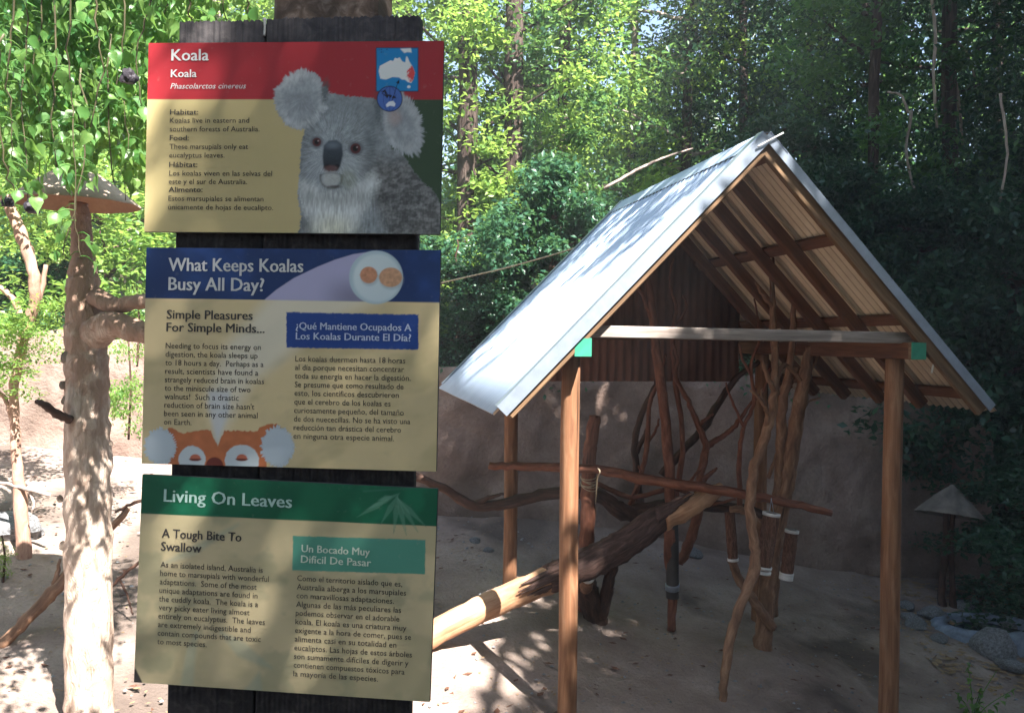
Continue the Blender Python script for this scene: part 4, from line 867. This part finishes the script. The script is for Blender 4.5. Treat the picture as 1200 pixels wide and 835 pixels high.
def litter(n, x0, x1, y0, y1, s, name, label, m):
    x = rg.uniform(x0, x1, n); y = rg.uniform(y0, y1, n); z = ground_h(x, y) + .012
    me = leaf_cloud(name, np.stack([x, y, z], 1), s, rg, 0, .5); V = np.zeros(len(me.vertices) * 3, np.float32); me.vertices.foreach_get('co', V); V = V.reshape(-1, 3)
    q = np.repeat(z, 4); V[:, 2] = q + (V[:, 2] - q) * .15 + .004; me.vertices.foreach_set('co', V.ravel())
    tag(link_mesh(name, me, m), label, 'leaf litter', kind='stuff')
litter(2600, -5, 5.3, 4.2, 9, .035, 'leaf_litter', 'dry leaves and bark crumbs scattered over the bare earth', M['dry_leaf'])
litter(500, -4.5, 4.5, 4.6, 8.6, .07, 'bark_scraps', 'curled bark scraps scattered on the bare earth', M['feeder_bark'])
litter(900, 3.7, 5.6, 7.0, 9.6, .09, 'leaf_litter', 'dry fallen leaves lying among the rocks round the basin', M['dry_leaf'])
def pebbles(n):
    x = rg.uniform(-5, 5.5, n); y = rg.uniform(4, 9, n); s = rg.uniform(.006, .02, n); z = ground_h(x, y)
    base = np.array([[1, 0, 0], [0, 1, 0], [-1, 0, 0], [0, -1, 0], [0, 0, .7]]); V = (base[None] * s[:, None, None] * rg.uniform(.6, 1.3, (n, 5, 1)) + np.stack([x, y, z + .012], 1)[:, None]).reshape(-1, 3)
    i = np.arange(n)[:, None] * 5; Fc = np.concatenate([i + [0, 1, 4], i + [1, 2, 4], i + [2, 3, 4], i + [3, 0, 4]], 1).reshape(-1, 3)
    tag(link_mesh('gravel', np_mesh('gravel', V, Fc), M['rock']), 'loose small pebbles on the packed earth', 'gravel', kind='stuff')
pebbles(1400)
# fallen pole and stone ledge in the left enclosure
br('fallen_pole', 'pale bent pole lying across the sunny ground at the far left', [(-30, 772, 5.0, 13), (6, 752, 5.1, 13), (40, 716, 5.25, 14), (72, 682, 5.4, 14), (110, 640, 5.6, 10), (150, 596, 5.8, 7)], M['tan_branch'], seed=30, twigs=[[(60, 695, 5.35, 8), (66, 676, 5.4, 6), (70, 655, 5.45, 3)]])
br('dry_twig', 'dry grey twig reaching right from behind the sculpted trunk above the ground', [(60, 580, 6.2, 5), (30, 572, 6.25, 5), (0, 565, 6.3, 4)], M['pale_trunk'], seed=31, twigs=[[(34, 573, 6.25, 4), (40, 590, 6.25, 3), (36, 604, 6.25, 2)]])
br('dry_twig', 'forked brushwood twigs between the sculpted trunk and the sign', [(128, 690, 5.6, 4), (150, 668, 5.6, 4), (172, 655, 5.6, 3)], M['dark_branch'], seed=32, twigs=[[(140, 678, 5.6, 3), (150, 700, 5.6, 2), (156, 720, 5.6, 2)], [(135, 600, 5.6, 3), (155, 590, 5.6, 4), (175, 584, 5.6, 3)]])
p = P(0, 625, 6.6); o = link_mesh('rock', rock_mesh('rock', 17), M['rock']); o.location = (p.x, p.y, gz(p.x, p.y) + .03); o.scale = (.32, .2, .14); tag(o, 'dark flat ledge stone at the far left edge beside the pink tree', 'rock', 'rocks lying in the enclosure')

# ------------------------------------------------------------------ TREES
def crown_variant(name, seed, n, rx, z0, z1, clumps, cr, leaf, m, droop=.3, flat=.6, hollow=.3, taper=0, aspect=.55):
    r_ = np.random.RandomState(seed); pts, cc = crown_points(r_, n, rx, rx, z0, z1, clumps, cr, flat, hollow, taper)
    me = leaf_cloud(name, pts, leaf, r_, droop, aspect); me.materials.append(m); return me, cc
def limb_mesh(cc, H, seed, r0, k=16):
    """limbs from the stem out to the clumps"""
    r_ = random.Random(seed); ms = []
    for c in r_.sample(list(cc), min(k, len(cc))):
        z = max(.4, c[2] - r_.uniform(.3, .9) * math.hypot(c[0], c[1]) * .6); 
        ms.append(tube_mesh('limb', [(0, 0, z), (c[0] * .45, c[1] * .45, z + (c[2] - z) * .35), (c[0], c[1], c[2])], [r0 * .4, r0 * .25, r0 * .08], 6, 3, .2, .01, seed))
    return join_meshes('limbs', ms)
VAR = {}
def variants(kind, count, n, rx, z0, z1, clumps, cr, leaf, m, **k):
    VAR[kind] = []
    for i in range(count):
        me, cc = crown_variant('crown', hash_(kind) + i * 13, n, rx, z0, z1, clumps, cr, leaf, m, **k)
        VAR[kind].append((me, limb_mesh(cc, z1, i, .12, 22 if z1 > 4 else 10), cc))
def hash_(s): return sum(ord(c) * (i + 3) for i, c in enumerate(s)) % 1000
variants('tall', 3, 36000, 2.6, 2.2, 13, 230, .75, .125, M['leaf_mid'], droop=.25)
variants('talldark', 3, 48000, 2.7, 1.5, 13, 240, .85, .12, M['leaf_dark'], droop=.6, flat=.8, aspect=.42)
variants('tallbright', 2, 11500, 2.4, 2.0, 11, 130, .65, .12, M['leaf_bright'], droop=.2)
variants('sparse', 3, 12000, 1.9, 1.5, 13, 90, .6, .13, M['leaf_mid'], droop=.5, flat=.5)
variants('sparsebright', 3, 15000, 2.2, 1.5, 12, 110, .6, .13, M['leaf_bright'], droop=.35)
variants('shrub', 3, 11000, 1.1, .1, 2.4, 75, .30, .082, M['leaf_blue'], droop=.3, hollow=.2, taper=.45)
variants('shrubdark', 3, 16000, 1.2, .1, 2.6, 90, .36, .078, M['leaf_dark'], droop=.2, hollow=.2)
variants('shrubbright', 2, 7000, 1.1, .1, 2.2, 45, .42, .085, M['leaf_bright'], droop=.1, hollow=.2)
TN = [0]
def tree(label, x, y, H, r, kind, bark_, group, s=1., lean=0, name='forest_tree', zc=0, crown=True, z=None, mirror=False):
    k = TN[0]; TN[0] += 1; z = gz(x, y) if z is None else z
    e = thing(name, label, 'tree' if 'tree' in name else 'shrub', (x, y, z), group)
    me, lm, cc = VAR[kind][k % len(VAR[kind])]
    if r: tube('trunk', [(0, 0, -.2), (lean * .15, 0, H * .25), (lean * .5, .1, H * .55), (lean, 0, H)], [r * 1.15, r, r * .8, r * .25], M[bark_], e, sides=14, seg=8, lump=.12, seed=k, wob=.01)
    o = link_mesh('crown', me, None, e); o.location = (lean * .5, .5 if 'sparse' in kind else 0, zc); o.rotation_euler = (0, 0, k * 2.4); zz = random.uniform(.92, 1.1) if 'tree' in name else random.uniform(.7, 1.2); o.scale = (s, s, s * zz)
    l = link_mesh('limbs', lm, M[bark_] if not len(lm.materials) else None, e); l['kind'] = 'stuff'; l.location = o.location; l.rotation_euler = o.rotation_euler; l.scale = o.scale
    return e
def X_(px, Y): return P(px, 400, Y).x
GF = 'trees of the wood behind the enclosure'
T = [ # px, Y, H, trunk px, kind, bark, scale, lean, label
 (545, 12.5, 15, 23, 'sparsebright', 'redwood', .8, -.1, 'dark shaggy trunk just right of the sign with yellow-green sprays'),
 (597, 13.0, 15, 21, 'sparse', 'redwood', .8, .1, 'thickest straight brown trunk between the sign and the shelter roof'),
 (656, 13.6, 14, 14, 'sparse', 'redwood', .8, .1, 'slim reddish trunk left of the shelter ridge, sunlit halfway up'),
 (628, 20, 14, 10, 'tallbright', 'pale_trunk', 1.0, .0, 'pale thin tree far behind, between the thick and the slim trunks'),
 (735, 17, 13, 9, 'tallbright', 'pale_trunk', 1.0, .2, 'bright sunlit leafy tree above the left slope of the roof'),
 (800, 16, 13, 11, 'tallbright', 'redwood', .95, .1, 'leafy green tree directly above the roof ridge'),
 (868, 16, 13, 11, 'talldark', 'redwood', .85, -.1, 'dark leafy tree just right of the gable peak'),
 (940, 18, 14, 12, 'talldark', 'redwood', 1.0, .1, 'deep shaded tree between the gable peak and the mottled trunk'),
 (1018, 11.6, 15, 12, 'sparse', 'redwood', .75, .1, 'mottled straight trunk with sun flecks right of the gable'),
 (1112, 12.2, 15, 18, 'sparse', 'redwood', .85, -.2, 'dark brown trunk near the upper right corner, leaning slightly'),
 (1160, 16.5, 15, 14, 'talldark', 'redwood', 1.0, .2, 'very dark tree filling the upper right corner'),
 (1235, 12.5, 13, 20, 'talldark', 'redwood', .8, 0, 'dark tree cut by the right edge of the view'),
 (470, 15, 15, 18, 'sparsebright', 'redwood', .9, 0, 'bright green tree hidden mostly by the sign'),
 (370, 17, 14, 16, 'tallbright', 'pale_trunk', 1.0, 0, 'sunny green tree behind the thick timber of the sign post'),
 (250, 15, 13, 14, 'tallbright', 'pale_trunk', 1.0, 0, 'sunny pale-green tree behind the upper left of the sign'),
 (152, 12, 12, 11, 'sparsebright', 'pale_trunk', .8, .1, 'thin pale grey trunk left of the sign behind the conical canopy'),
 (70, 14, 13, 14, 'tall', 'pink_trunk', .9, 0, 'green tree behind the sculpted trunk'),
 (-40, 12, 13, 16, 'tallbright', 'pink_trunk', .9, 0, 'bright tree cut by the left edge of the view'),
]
for px, Y, H, w, kind, bk, s, ln, lab in T: tree(lab, X_(px, Y), Y, H, size(w, Y) / 2, kind, bk, GF, s, ln)
# young pinkish tree on the left
br('pink_tree', 'small pinkish tree with forked leaning trunk left of the sculpted one', [(28, 662, 6.3, 18), (25, 600, 6.3, 15), (19, 520, 6.3, 11), (17, 450, 6.3, 10), (30, 390, 6.3, 12), (42, 345, 6.25, 12), (34, 300, 6.2, 13), (20, 262, 6.2, 13), (5, 230, 6.2, 10)], M['pink_trunk'], cat='tree', seed=40, sides=14, twigs=[[(36, 372, 6.3, 10), (46, 350, 6.3, 8), (54, 310, 6.3, 5)], [(30, 392, 6.3, 9), (15, 350, 6.3, 8), (-10, 330, 6.3, 5)], [(18, 500, 6.3, 8), (8, 470, 6.3, 6), (-6, 455, 6.3, 5)]])
variants('spray', 2, 1500, .55, 0, 1.0, 26, .22, .055, M['leaf_bright'], droop=.6, flat=.6)
pk = C.objects['pink_tree']
for k, (px, py, Y, s_) in enumerate(((10, 460, 6.1, .6), (50, 415, 6.2, .5), (-20, 410, 6.0, .7), (40, 300, 6.4, .9), (0, 240, 6.3, 1.0))):
    o = link_mesh('crown', VAR['spray'][k % 2][0], None, pk); o.location = P(px, py, Y) - pk.location; o.scale = (s_, s_, s_ * .8); o.rotation_euler = (0, 0, k * 2)
for k, (px, py, Y, s_, lab) in enumerate(((150, 500, 6.6, .75, 'hanging leafy vine just right of the sculpted trunk below its arms'), (160, 415, 6.9, .6, 'leafy vine right of the sculpted trunk between its arm and the sign'), (2, 672, 5.9, .3, 'small green seedling on the ground at the far left edge'))):
    e = thing('vine' if k < 2 else 'seedling', lab, 'plant', P(px, py, Y)); o = link_mesh('foliage', VAR['spray'][k % 2][0], None, e); o.scale = (s_ * .6, s_ * .6, s_ * .9)
    tube('stem', [(0, 0, s_ * .9), (.02, 0, s_ * .4), (0, .01, -.1)], [.006, .008, .01], M['dark_branch'], e, sides=6)
GS = 'shrubs growing along the top of the wall'
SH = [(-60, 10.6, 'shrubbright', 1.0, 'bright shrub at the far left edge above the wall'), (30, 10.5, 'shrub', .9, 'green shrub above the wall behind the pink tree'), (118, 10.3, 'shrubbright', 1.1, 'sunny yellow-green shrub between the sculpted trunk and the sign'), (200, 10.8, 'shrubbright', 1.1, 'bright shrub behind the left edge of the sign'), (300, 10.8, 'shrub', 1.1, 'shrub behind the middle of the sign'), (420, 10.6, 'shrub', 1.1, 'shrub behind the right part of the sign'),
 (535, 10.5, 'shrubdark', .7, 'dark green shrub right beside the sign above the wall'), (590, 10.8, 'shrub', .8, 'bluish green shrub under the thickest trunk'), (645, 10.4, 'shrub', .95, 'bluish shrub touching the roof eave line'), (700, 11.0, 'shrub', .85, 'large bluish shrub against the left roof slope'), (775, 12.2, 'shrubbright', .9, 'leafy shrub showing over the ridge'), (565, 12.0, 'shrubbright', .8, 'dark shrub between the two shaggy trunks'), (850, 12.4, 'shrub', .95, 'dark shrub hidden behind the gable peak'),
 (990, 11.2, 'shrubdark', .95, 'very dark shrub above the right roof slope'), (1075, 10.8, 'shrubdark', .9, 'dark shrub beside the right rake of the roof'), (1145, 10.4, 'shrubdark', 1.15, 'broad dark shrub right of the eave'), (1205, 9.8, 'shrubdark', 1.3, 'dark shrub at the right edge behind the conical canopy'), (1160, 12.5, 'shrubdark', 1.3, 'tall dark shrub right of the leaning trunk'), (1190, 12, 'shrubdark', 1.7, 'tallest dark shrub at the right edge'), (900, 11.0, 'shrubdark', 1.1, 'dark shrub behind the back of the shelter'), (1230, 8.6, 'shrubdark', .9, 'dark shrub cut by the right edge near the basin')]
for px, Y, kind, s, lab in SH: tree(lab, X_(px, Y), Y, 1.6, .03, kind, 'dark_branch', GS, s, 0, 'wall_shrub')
def wall_cover():
    r_ = np.random.RandomState(31); n = 9000; x = r_.uniform(-9, 5.4, n); k = .5 + .5 * np.sin(x * 1.9 + 2 * np.sin(x * .7))
    y = wall_y(x) + r_.uniform(-.10, .9, n); keep = r_.rand(n) < k * .9 + .1; x, y = x[keep], y[keep]
    top = np.interp(x, [-9, -4.3, -1.5, 6], [2.55, 2.42, 2.13, 1.98]); z = top + r_.uniform(-.02, .22, len(x)) - np.where(y < wall_y(x) + .05, r_.uniform(0, .28, len(x)) * k[keep], 0)
    tag(link_mesh('ground_ivy', leaf_cloud('ground_ivy', np.stack([x, y, z], 1), .06, r_, .5), M['leaf_blue']), 'low green creeper spilling over the top of the wall', 'ground cover', kind='stuff')
wall_cover()
# far wood as one mass
def wood_mass():
    r_ = np.random.RandomState(11); n = 60000; x = r_.uniform(-26, 30, n); y = r_.uniform(23, 34, n)
    top = 5 + 1.5 * np.sin(x * .45) + 1.2 * np.sin(x * 1.3 + 1) + np.where(x > 7, 10, 0) + np.where(x < -6, 1, 0)
    z = ground_h(x, y) + top * r_.uniform(0, 1, n) ** 1.0; cl = .9 * np.sin(x * 2.1 + 2 * np.sin(z)) ; y = y + cl
    me = leaf_cloud('far_wood', np.stack([x, y, z], 1), .42, r_, .2); tag(link_mesh('far_wood', me, M['leaf_mid']), 'distant wood filling the view between the tree trunks', 'wood', kind='stuff')
wood_mass()
# trees beside and behind the viewer: their crowns shade the signs and the shelter
variants('shade', 2, 16000, 2.6, 0, 3.6, 110, .75, .17, M['leaf_mid'], droop=.2, flat=.5, hollow=.1)
GH = 'tall trees shading the enclosure from beside the path'
def shade(label, x, y, zc, s, r=.2):
    k = TN[0]; TN[0] += 1; e = thing('shade_tree', label, 'tree', (x, y, gz(x, y)), GH); H = zc - e.location.z + 2
    tube('trunk', [(0, 0, -.2), (.1, 0, H * .5), (0, 0, H)], [r * 1.2, r, r * .4], M['redwood'], e, sides=12, seg=6, lump=.1, seed=k)
    me, lm, cc = VAR['shade'][k % 2]
    for nm, q in (('crown', me), ('limbs', lm)):
        o = link_mesh(nm, q, None if len(q.materials) else M['redwood'], e); o.location = (0, 0, zc - e.location.z); o.rotation_euler = (0, 0, k * 1.9); o.scale = (s, s, s * .9)
SHADE = [(6.15, 2.7, 6.2, 1.15, 'nearest shade tree right of the shelter'), (8.2, -2.4, 8.0, 1.2, 'shade tree just right of the viewer'), (8.6, 1.0, 8.5, 1.25, 'broad shade tree farther right of the viewer'), (8.6, 5.8, 8.8, 1.3, 'shade tree overhanging the basin from the right'), (11.8, 3.0, 9.6, 1.3, 'tall shade tree far to the right'), (12.5, 8.5, 10, 1.4, 'tall shade tree behind the basin bank'),
 (7.0, -5.2, 7.5, 1.2, 'shade tree well behind the viewer'), (2.4, -7.5, 6.5, 1.2, 'added shade tree straight behind the viewer'), (-3.2, -8.0, 6.0, 1.1, 'added shade tree behind the viewer to the left'), (10.5, -1.5, 5.0, 1.2, 'shade tree with a low crown right of the viewer'), (7.2, 4.2, 4.4, .62, 'low leafy tree just outside the view on the right'), (15, 5.5, 11, 1.4, 'outermost shade tree beside the bank'), (-8.5, 6.5, 7.0, 1.2, 'added shade tree left of the enclosure'), (-7.0, .5, 6.8, 1.2, 'added shade tree left of the viewer'), (-5.5, -4.5, 7, 1.2, 'added shade tree behind the viewer, far left'), (15.5, 11, 11, 1.4, 'outermost shade tree on the hill'), (8.6, 10.2, 9.6, 1.2, 'shade tree reaching over the back of the shelter')]  # left and rear ones added to keep skylight off the shelter
for x, y, z, s_, lab in SHADE: shade(lab, x, y, z, s_)
variants('bough', 1, 3800, 2.6, 0, 3.6, 60, .6, .2, M['leaf_mid'], droop=.2, flat=.5, hollow=.1)
variants('airy', 1, 1300, 2.6, 0, 3.6, 26, .55, .2, M['leaf_mid'], droop=.2, flat=.5, hollow=.1)
ob = thing('shade_bough', 'unseen leafy bough added over sign post, roof and wall for shade', 'branch', (2.4, -5.5, 6.2))  # leaf clumps hung out of view to dapple signs, roof and wall
for x, y, z, s_ in ((2.5, -2.5, 8.2, .50), (3.2, -3.3, 9.4, .46), (4.1, 2.7, 8.4, .40), (2.1, 5.1, 7.6, .56)):
    o = link_mesh('crown', VAR['shade' if y > 5 else 'bough'][0][0], None, ob); o.location = Vector((x, y, z)) - ob.location; o.scale = (s_, s_, s_ * .6); o.rotation_euler = (0, 0, x * 3)
    tube('limb', [(0, 0, 0), (Vector((x, y, z)) - ob.location) * .5 + Vector((0, 0, .3)), Vector((x, y, z)) - ob.location + Vector((0, 0, .4))], [.09, .06, .02], M['redwood'], ob, sides=8, seed=int(x * 3))
for k, (x, y, s_) in enumerate(((-7, -6.5, 1.0), (-2.5, -8.5, 1.0), (2.5, -9.5, 1.0), (7, -8.5, 1.0), (11.5, -5, 1.1), (12.5, 0, 1.0), (-10.5, -1.5, 1.0))):  # row added out of view to darken the shelter
    tree(('first', 'second', 'third', 'fourth', 'fifth', 'sixth', 'outlying')[k] + ' dark tree from the left in the unseen row added behind the viewer', x, y, 11, .15, 'talldark', 'redwood', 'unseen trees added behind the viewer to dim the skylight', s_, z=-.4)
for k, (x, y, s_) in enumerate(((-3.5, -6.0, 1.9), (0.2, -6.6, 1.9), (3.6, -5.6, 2.0), (6.6, -5.8, 2.0), (9.4, -4.2, 2.0), (10.8, -1.2, 2.0), (10.2, 2.2, 1.8), (8.6, 4.6, 1.4))):  # bushes added out of view to block low skylight
    tree(('first', 'second', 'third', 'fourth', 'fifth', 'sixth', 'seventh', 'last')[k] + ' bush from the left in the unseen hedge added behind the viewer', x, y, 1.5, .04, 'shrubdark', 'dark_branch', 'unseen hedge added behind the viewer to cut low skylight', s_, name='shade_bush')
over = thing('shade_bough', 'unseen leafy bough added over the shelter to dim the skylight', 'branch', (7.4, 9.6, 9.2))  # clumps added above the view to dim skylight in the shelter
for x, y, z, s_ in ((4.9, 8.2, 9.4, .7), (6.0, 6.4, 9.0, .8)):
    o = link_mesh('crown', VAR['shade'][0][0], None, over); o.location = Vector((x, y, z)) - over.location; o.scale = (s_, s_, s_ * .6); o.rotation_euler = (0, 0, x)
    tube('limb', [(0, 0, 0), (Vector((x, y, z)) - over.location) * .5 + Vector((0, 0, .3)), Vector((x, y, z)) - over.location + Vector((0, 0, .6))], [.12, .08, .04], M['redwood'], over, sides=8, seed=int(x * 3))

# ------------------------------------------------------------------ NEAR HANGING BRANCHES (upper left)
def heart_leaf(seed):
    r_ = random.Random(seed); out = [(0, 0), (.22, .02), (.42, -.18), (.46, -.38), (.27, -.70), (.07, -1.02), (0, -1.28)]
    V = [(0, y, 0) for x, y in [(0, 0), (0, -.2), (0, -.45), (0, -.72), (0, -1.28)]]; n = len(V); Rr = []; Lr = []
    bend = r_.uniform(.05, .55); cup = r_.uniform(.1, .5)
    def z(x, y): return -bend * y * y + cup * abs(x) + .03 * math.sin(y * 9 + seed)
    V = [(0, y, z(0, y)) for x, y, _ in V]
    for s in (1, -1):
        for x, y in out[1:-1]: V.append((s * x, y, z(x, y)))
    F_ = []
    for s in (0, 1):
        o = 5 + s * 5; q = [(0, o, 1), (o, o + 1, 1), (1, o + 1, o + 2, 2), (2, o + 2, o + 3, 3), (3, o + 3, o + 4, 4)]
        F_ += [f if s == 0 else f[::-1] for f in q]
    me = bpy.data.meshes.new('leaf'); me.from_pydata(V, [], F_)
    for p in me.polygons: p.use_smooth = True
    me.materials.append(M['leaf_near']); return me
LM = [heart_leaf(s) for s in range(5)]
rnd = random.Random(4)
TW = [ # twig paths in photo measure, depth
 [(20, -60), (14, 20), (8, 90), (16, 150), (10, 200)], [(45, -60), (50, 10), (40, 80), (48, 150), (44, 215)], [(78, -70), (84, 0), (80, 70), (86, 130), (88, 240), (94, 300)],
 [(110, -60), (112, 20), (120, 80), (108, 150)], [(140, -60), (146, 20), (138, 90), (150, 160), (144, 235)], [(175, -60), (178, 0), (160, 60), (165, 130)], [(5, 40), (-6, 110), (6, 190), (20, 230)],
 [(210, -50), (196, 10), (186, 30)], [(95, 80), (100, 180), (84, 255), (72, 300)], [(130, 40), (126, 130), (132, 210)], [(60, -40), (66, 60), (60, 140), (70, 205)], [(30, -60), (32, 40), (26, 120), (34, 240)], [(228, -60), (222, -10), (226, 24)], [(262, -60), (258, -20), (264, 22)], [(296, -60), (290, -10), (292, 26)]]
BL = ['leafy hanging branch at the far upper left corner', 'leafy hanging branch in front of the conical canopy', 'leafy hanging branch next to the sign, upper left']
roots = [thing('hanging_branch', BL[i], 'branch', P(x, -60, 2.9), 'heart-leaved branches hanging in at the upper left') for i, x in enumerate((20, 85, 165))]
made = 0
for ti, tw in enumerate(TW):
    mx = sum(q[0] for q in tw) / len(tw); r_ = roots[0 if mx < 40 else 1 if mx < 118 else 2]; Y = rnd.uniform(2.3, 3.4)
    pts = [P(a, b, Y + .05 * k) for k, (a, b) in enumerate(tw)]
    tube('twig', [p - r_.location for p in pts], [.0034 - .0005 * k for k in range(len(pts))], M['leaf_stem'], r_, sides=6, seg=5, lump=.1, wob=.004, seed=ti)
    cv = catmull(pts, 12)
    for q in cv[::1]:
        if rnd.random() > .5: continue
        a_ = rnd.uniform(0, 6.28); s = rnd.uniform(.022, .054) * (Y / 2.8)
        base = Vector(q) - r_.location; st = base + Vector((math.cos(a_) * .05, math.sin(a_) * .05, -.012))
        o = link_mesh('leaf', rnd.choice(LM), None, r_); o.location = st; o.scale = (s, s, s)
        o.rotation_euler = Euler((rnd.gauss(1.35, .35), rnd.gauss(0, .4), a_ + rnd.gauss(0, .9)), 'XYZ')
        st_ = tube_mesh('petiole', [base, (base + st) / 2 + Vector((0, 0, .008)), st], [.0012] * 3, 4, 2, 0); link_mesh('petiole', st_, M['leaf_near'], o).matrix_parent_inverse = (Matrix.Translation(st) @ o.rotation_euler.to_matrix().to_4x4() @ Matrix.Diagonal((s, s, s, 1))).inverted()
        made += 1
print('near leaves', made)
# denser foliage of the same branches, farther back
for i, r_ in enumerate(roots):
    q = np.random.RandomState(60 + i); n = (1500, 1800, 1700)[i]; V, Fs = [], []; base = 0
    src = LM[i]; nv = len(src.vertices); sv = np.array([v.co[:] for v in src.vertices]); pf = [tuple(p.vertices) for p in src.polygons]
    for k in range(n):
        cx = (20, 85, 175)[i] + q.normal(0, (30, 30, 48)[i]); cy = -60 + 250 * q.rand() ** 1.15 + 25 * math.sin(cx * .09); Y = q.uniform(3.2, 4.1)
        if cx > 330: continue
        c = P(cx, cy, Y) - r_.location; s = q.uniform(.022, .058)
        E = np.array(Euler((q.normal(1.35, .4), q.normal(0, .4), q.uniform(0, 6.28))).to_matrix()); V.append(sv @ E.T * s + np.array(c)); Fs += [tuple(base + j for j in f) for f in pf]; base += nv
    me = bpy.data.meshes.new('foliage'); me.from_pydata([tuple(v) for v in np.concatenate(V)], [], Fs); tag(link_mesh('foliage', me, M['leaf_near'], r_), kind='stuff')
for x, y, z, s_ in ((-1.45, 3.35, 3.85, .32), (-1.05, 3.2, 4.3, .28)):  # crowns added above the view to shade the sculpted trunk
    o = link_mesh('crown', VAR['airy'][0][0], None, roots[1]); o.location = Vector((x, y, z)) - roots[1].location; o.scale = (s_, s_, s_ * .6); o.rotation_euler = (0, 0, x * 5)
# dark dry seed heads hanging in the branches
for k, (px, py, Y, s) in enumerate(((38, 243, 3.0, .03), (152, 92, 2.7, .024), (8, 238, 3.2, .02))):
    r_ = roots[0 if px < 60 else 1 if px < 118 else 2]
    me = rock_mesh('seed_head', k + 40, 3, .6); o = link_mesh('seed_head', me, M['pod'], r_); o.location = P(px, py, Y) - r_.location; o.scale = (s, s, s * 1.1)

# ------------------------------------------------------------------ thin poles beyond the roof, sprig lower right
br('slack_rope', 'thin pale rope slanting up behind the shelter beside the sign', [(440, 352, 9.0, 2), (515, 332, 8.9, 2), (600, 312, 8.7, 2), (684, 287, 8.5, 2), (740, 262, 8.3, 2)], M['rope'], cat='rope', sides=5, lump=0, wob=0)
br('bare_pole', 'bare pale pole slanting among leaves above the left roof slope', [(708, 221, 9.6, 4.5), (745, 200, 9.6, 4), (775, 186, 9.7, 3), (812, 174, 9.8, 2)], M['pale_trunk'], seed=51, sides=8)
for q_, (lab, pp) in enumerate((('thin pale dead stem hanging vertically in the dark right-hand foliage', [(1098, 150, 11.4, 3), (1094, 90, 11.4, 3.5), (1096, 40, 11.4, 4), (1090, -20, 11.4, 4)]), ('reddish dead stem leaning against the dark foliage above the right roof slope', [(1075, 235, 11.2, 3), (1062, 180, 11.3, 3), (1068, 130, 11.4, 4)]), ('short sunlit bare twig arching right of the mottled trunk', [(1040, 108, 11.0, 2), (1056, 112, 10.9, 3), (1064, 132, 10.9, 3)]), ('curved bare vine hanging near the right edge', [(1190, 330, 10.0, 2), (1170, 260, 10.1, 3), (1180, 180, 10.2, 3), (1172, 110, 10.3, 3)]))):
    br('dead_stick', lab, pp, M['pale_trunk'], 'bare sticks caught in the dark foliage', seed=60 + q_, sides=7)
br('dead_stick', 'thin bare stick arching in the dark foliage at upper right', [(1128, 170, 12.5, 3), (1122, 110, 12.5, 4), (1112, 60, 12.5, 5), (1116, 0, 12.5, 5)], M['pale_trunk'], seed=52, sides=8, twigs=[[(1114, 40, 12.5, 3), (1130, 60, 12.4, 4), (1142, 90, 12.3, 2)]])
sp = P(1140, 850, 6.6); sprig = thing('young_plant', 'young leafy sprig growing at the lower right corner', 'plant', sp)
for k, top in enumerate(((1134, 776), (1168, 785), (1122, 812), (1190, 806), (1150, 806))):
    t = P(top[0], top[1], 6.6) - sp; tube('stem', [(0, 0, 0), (t.x * .3, 0, t.z * .5), t], [.005, .004, .002], M['leaf_near'], sprig, sides=6, lump=.1, seed=k)
    for j in range(9 if k != 1 else 2):
        f = .35 + .65 * j / 8; a_ = j * 2.4 + k; o = link_mesh('leaf', LM[j % 5], None, sprig); s = .05 * (1.3 - .5 * f)
        o.location = (t.x * f, math.sin(a_) * .02, t.z * f); o.scale = (s, s, s); o.rotation_euler = (.35 + .3 * math.sin(j), .2, a_)

hz = bpy.data.meshes.new('glare_veil'); bm = bmesh.new(); bmesh.ops.create_cube(bm, size=1); bmesh.ops.scale(bm, vec=(190, 162, 27), verts=bm.verts); bmesh.ops.translate(bm, vec=(0, 35, 9.5), verts=bm.verts); bm.to_mesh(hz); bm.free()  # thin volume added to imitate lens glare
hm = bpy.data.materials.new('air'); hm.use_nodes = True; hm.node_tree.nodes.clear(); ho = hm.node_tree.nodes.new('ShaderNodeOutputMaterial'); hv = hm.node_tree.nodes.new('ShaderNodeVolumePrincipled')
hv.inputs['Density'].default_value = .004; hv.inputs['Color'].default_value = (.9, .95, 1, 1); hv.inputs['Anisotropy'].default_value = .3; hm.node_tree.links.new(hv.outputs[0], ho.inputs['Volume']); hz.materials.append(hm)
h_ = bpy.data.objects.new('glare_veil', hz); C.objects.link(h_); h_['kind'] = 'stuff'; h_['label'] = 'lens glare imitated by added bright air between the trees'
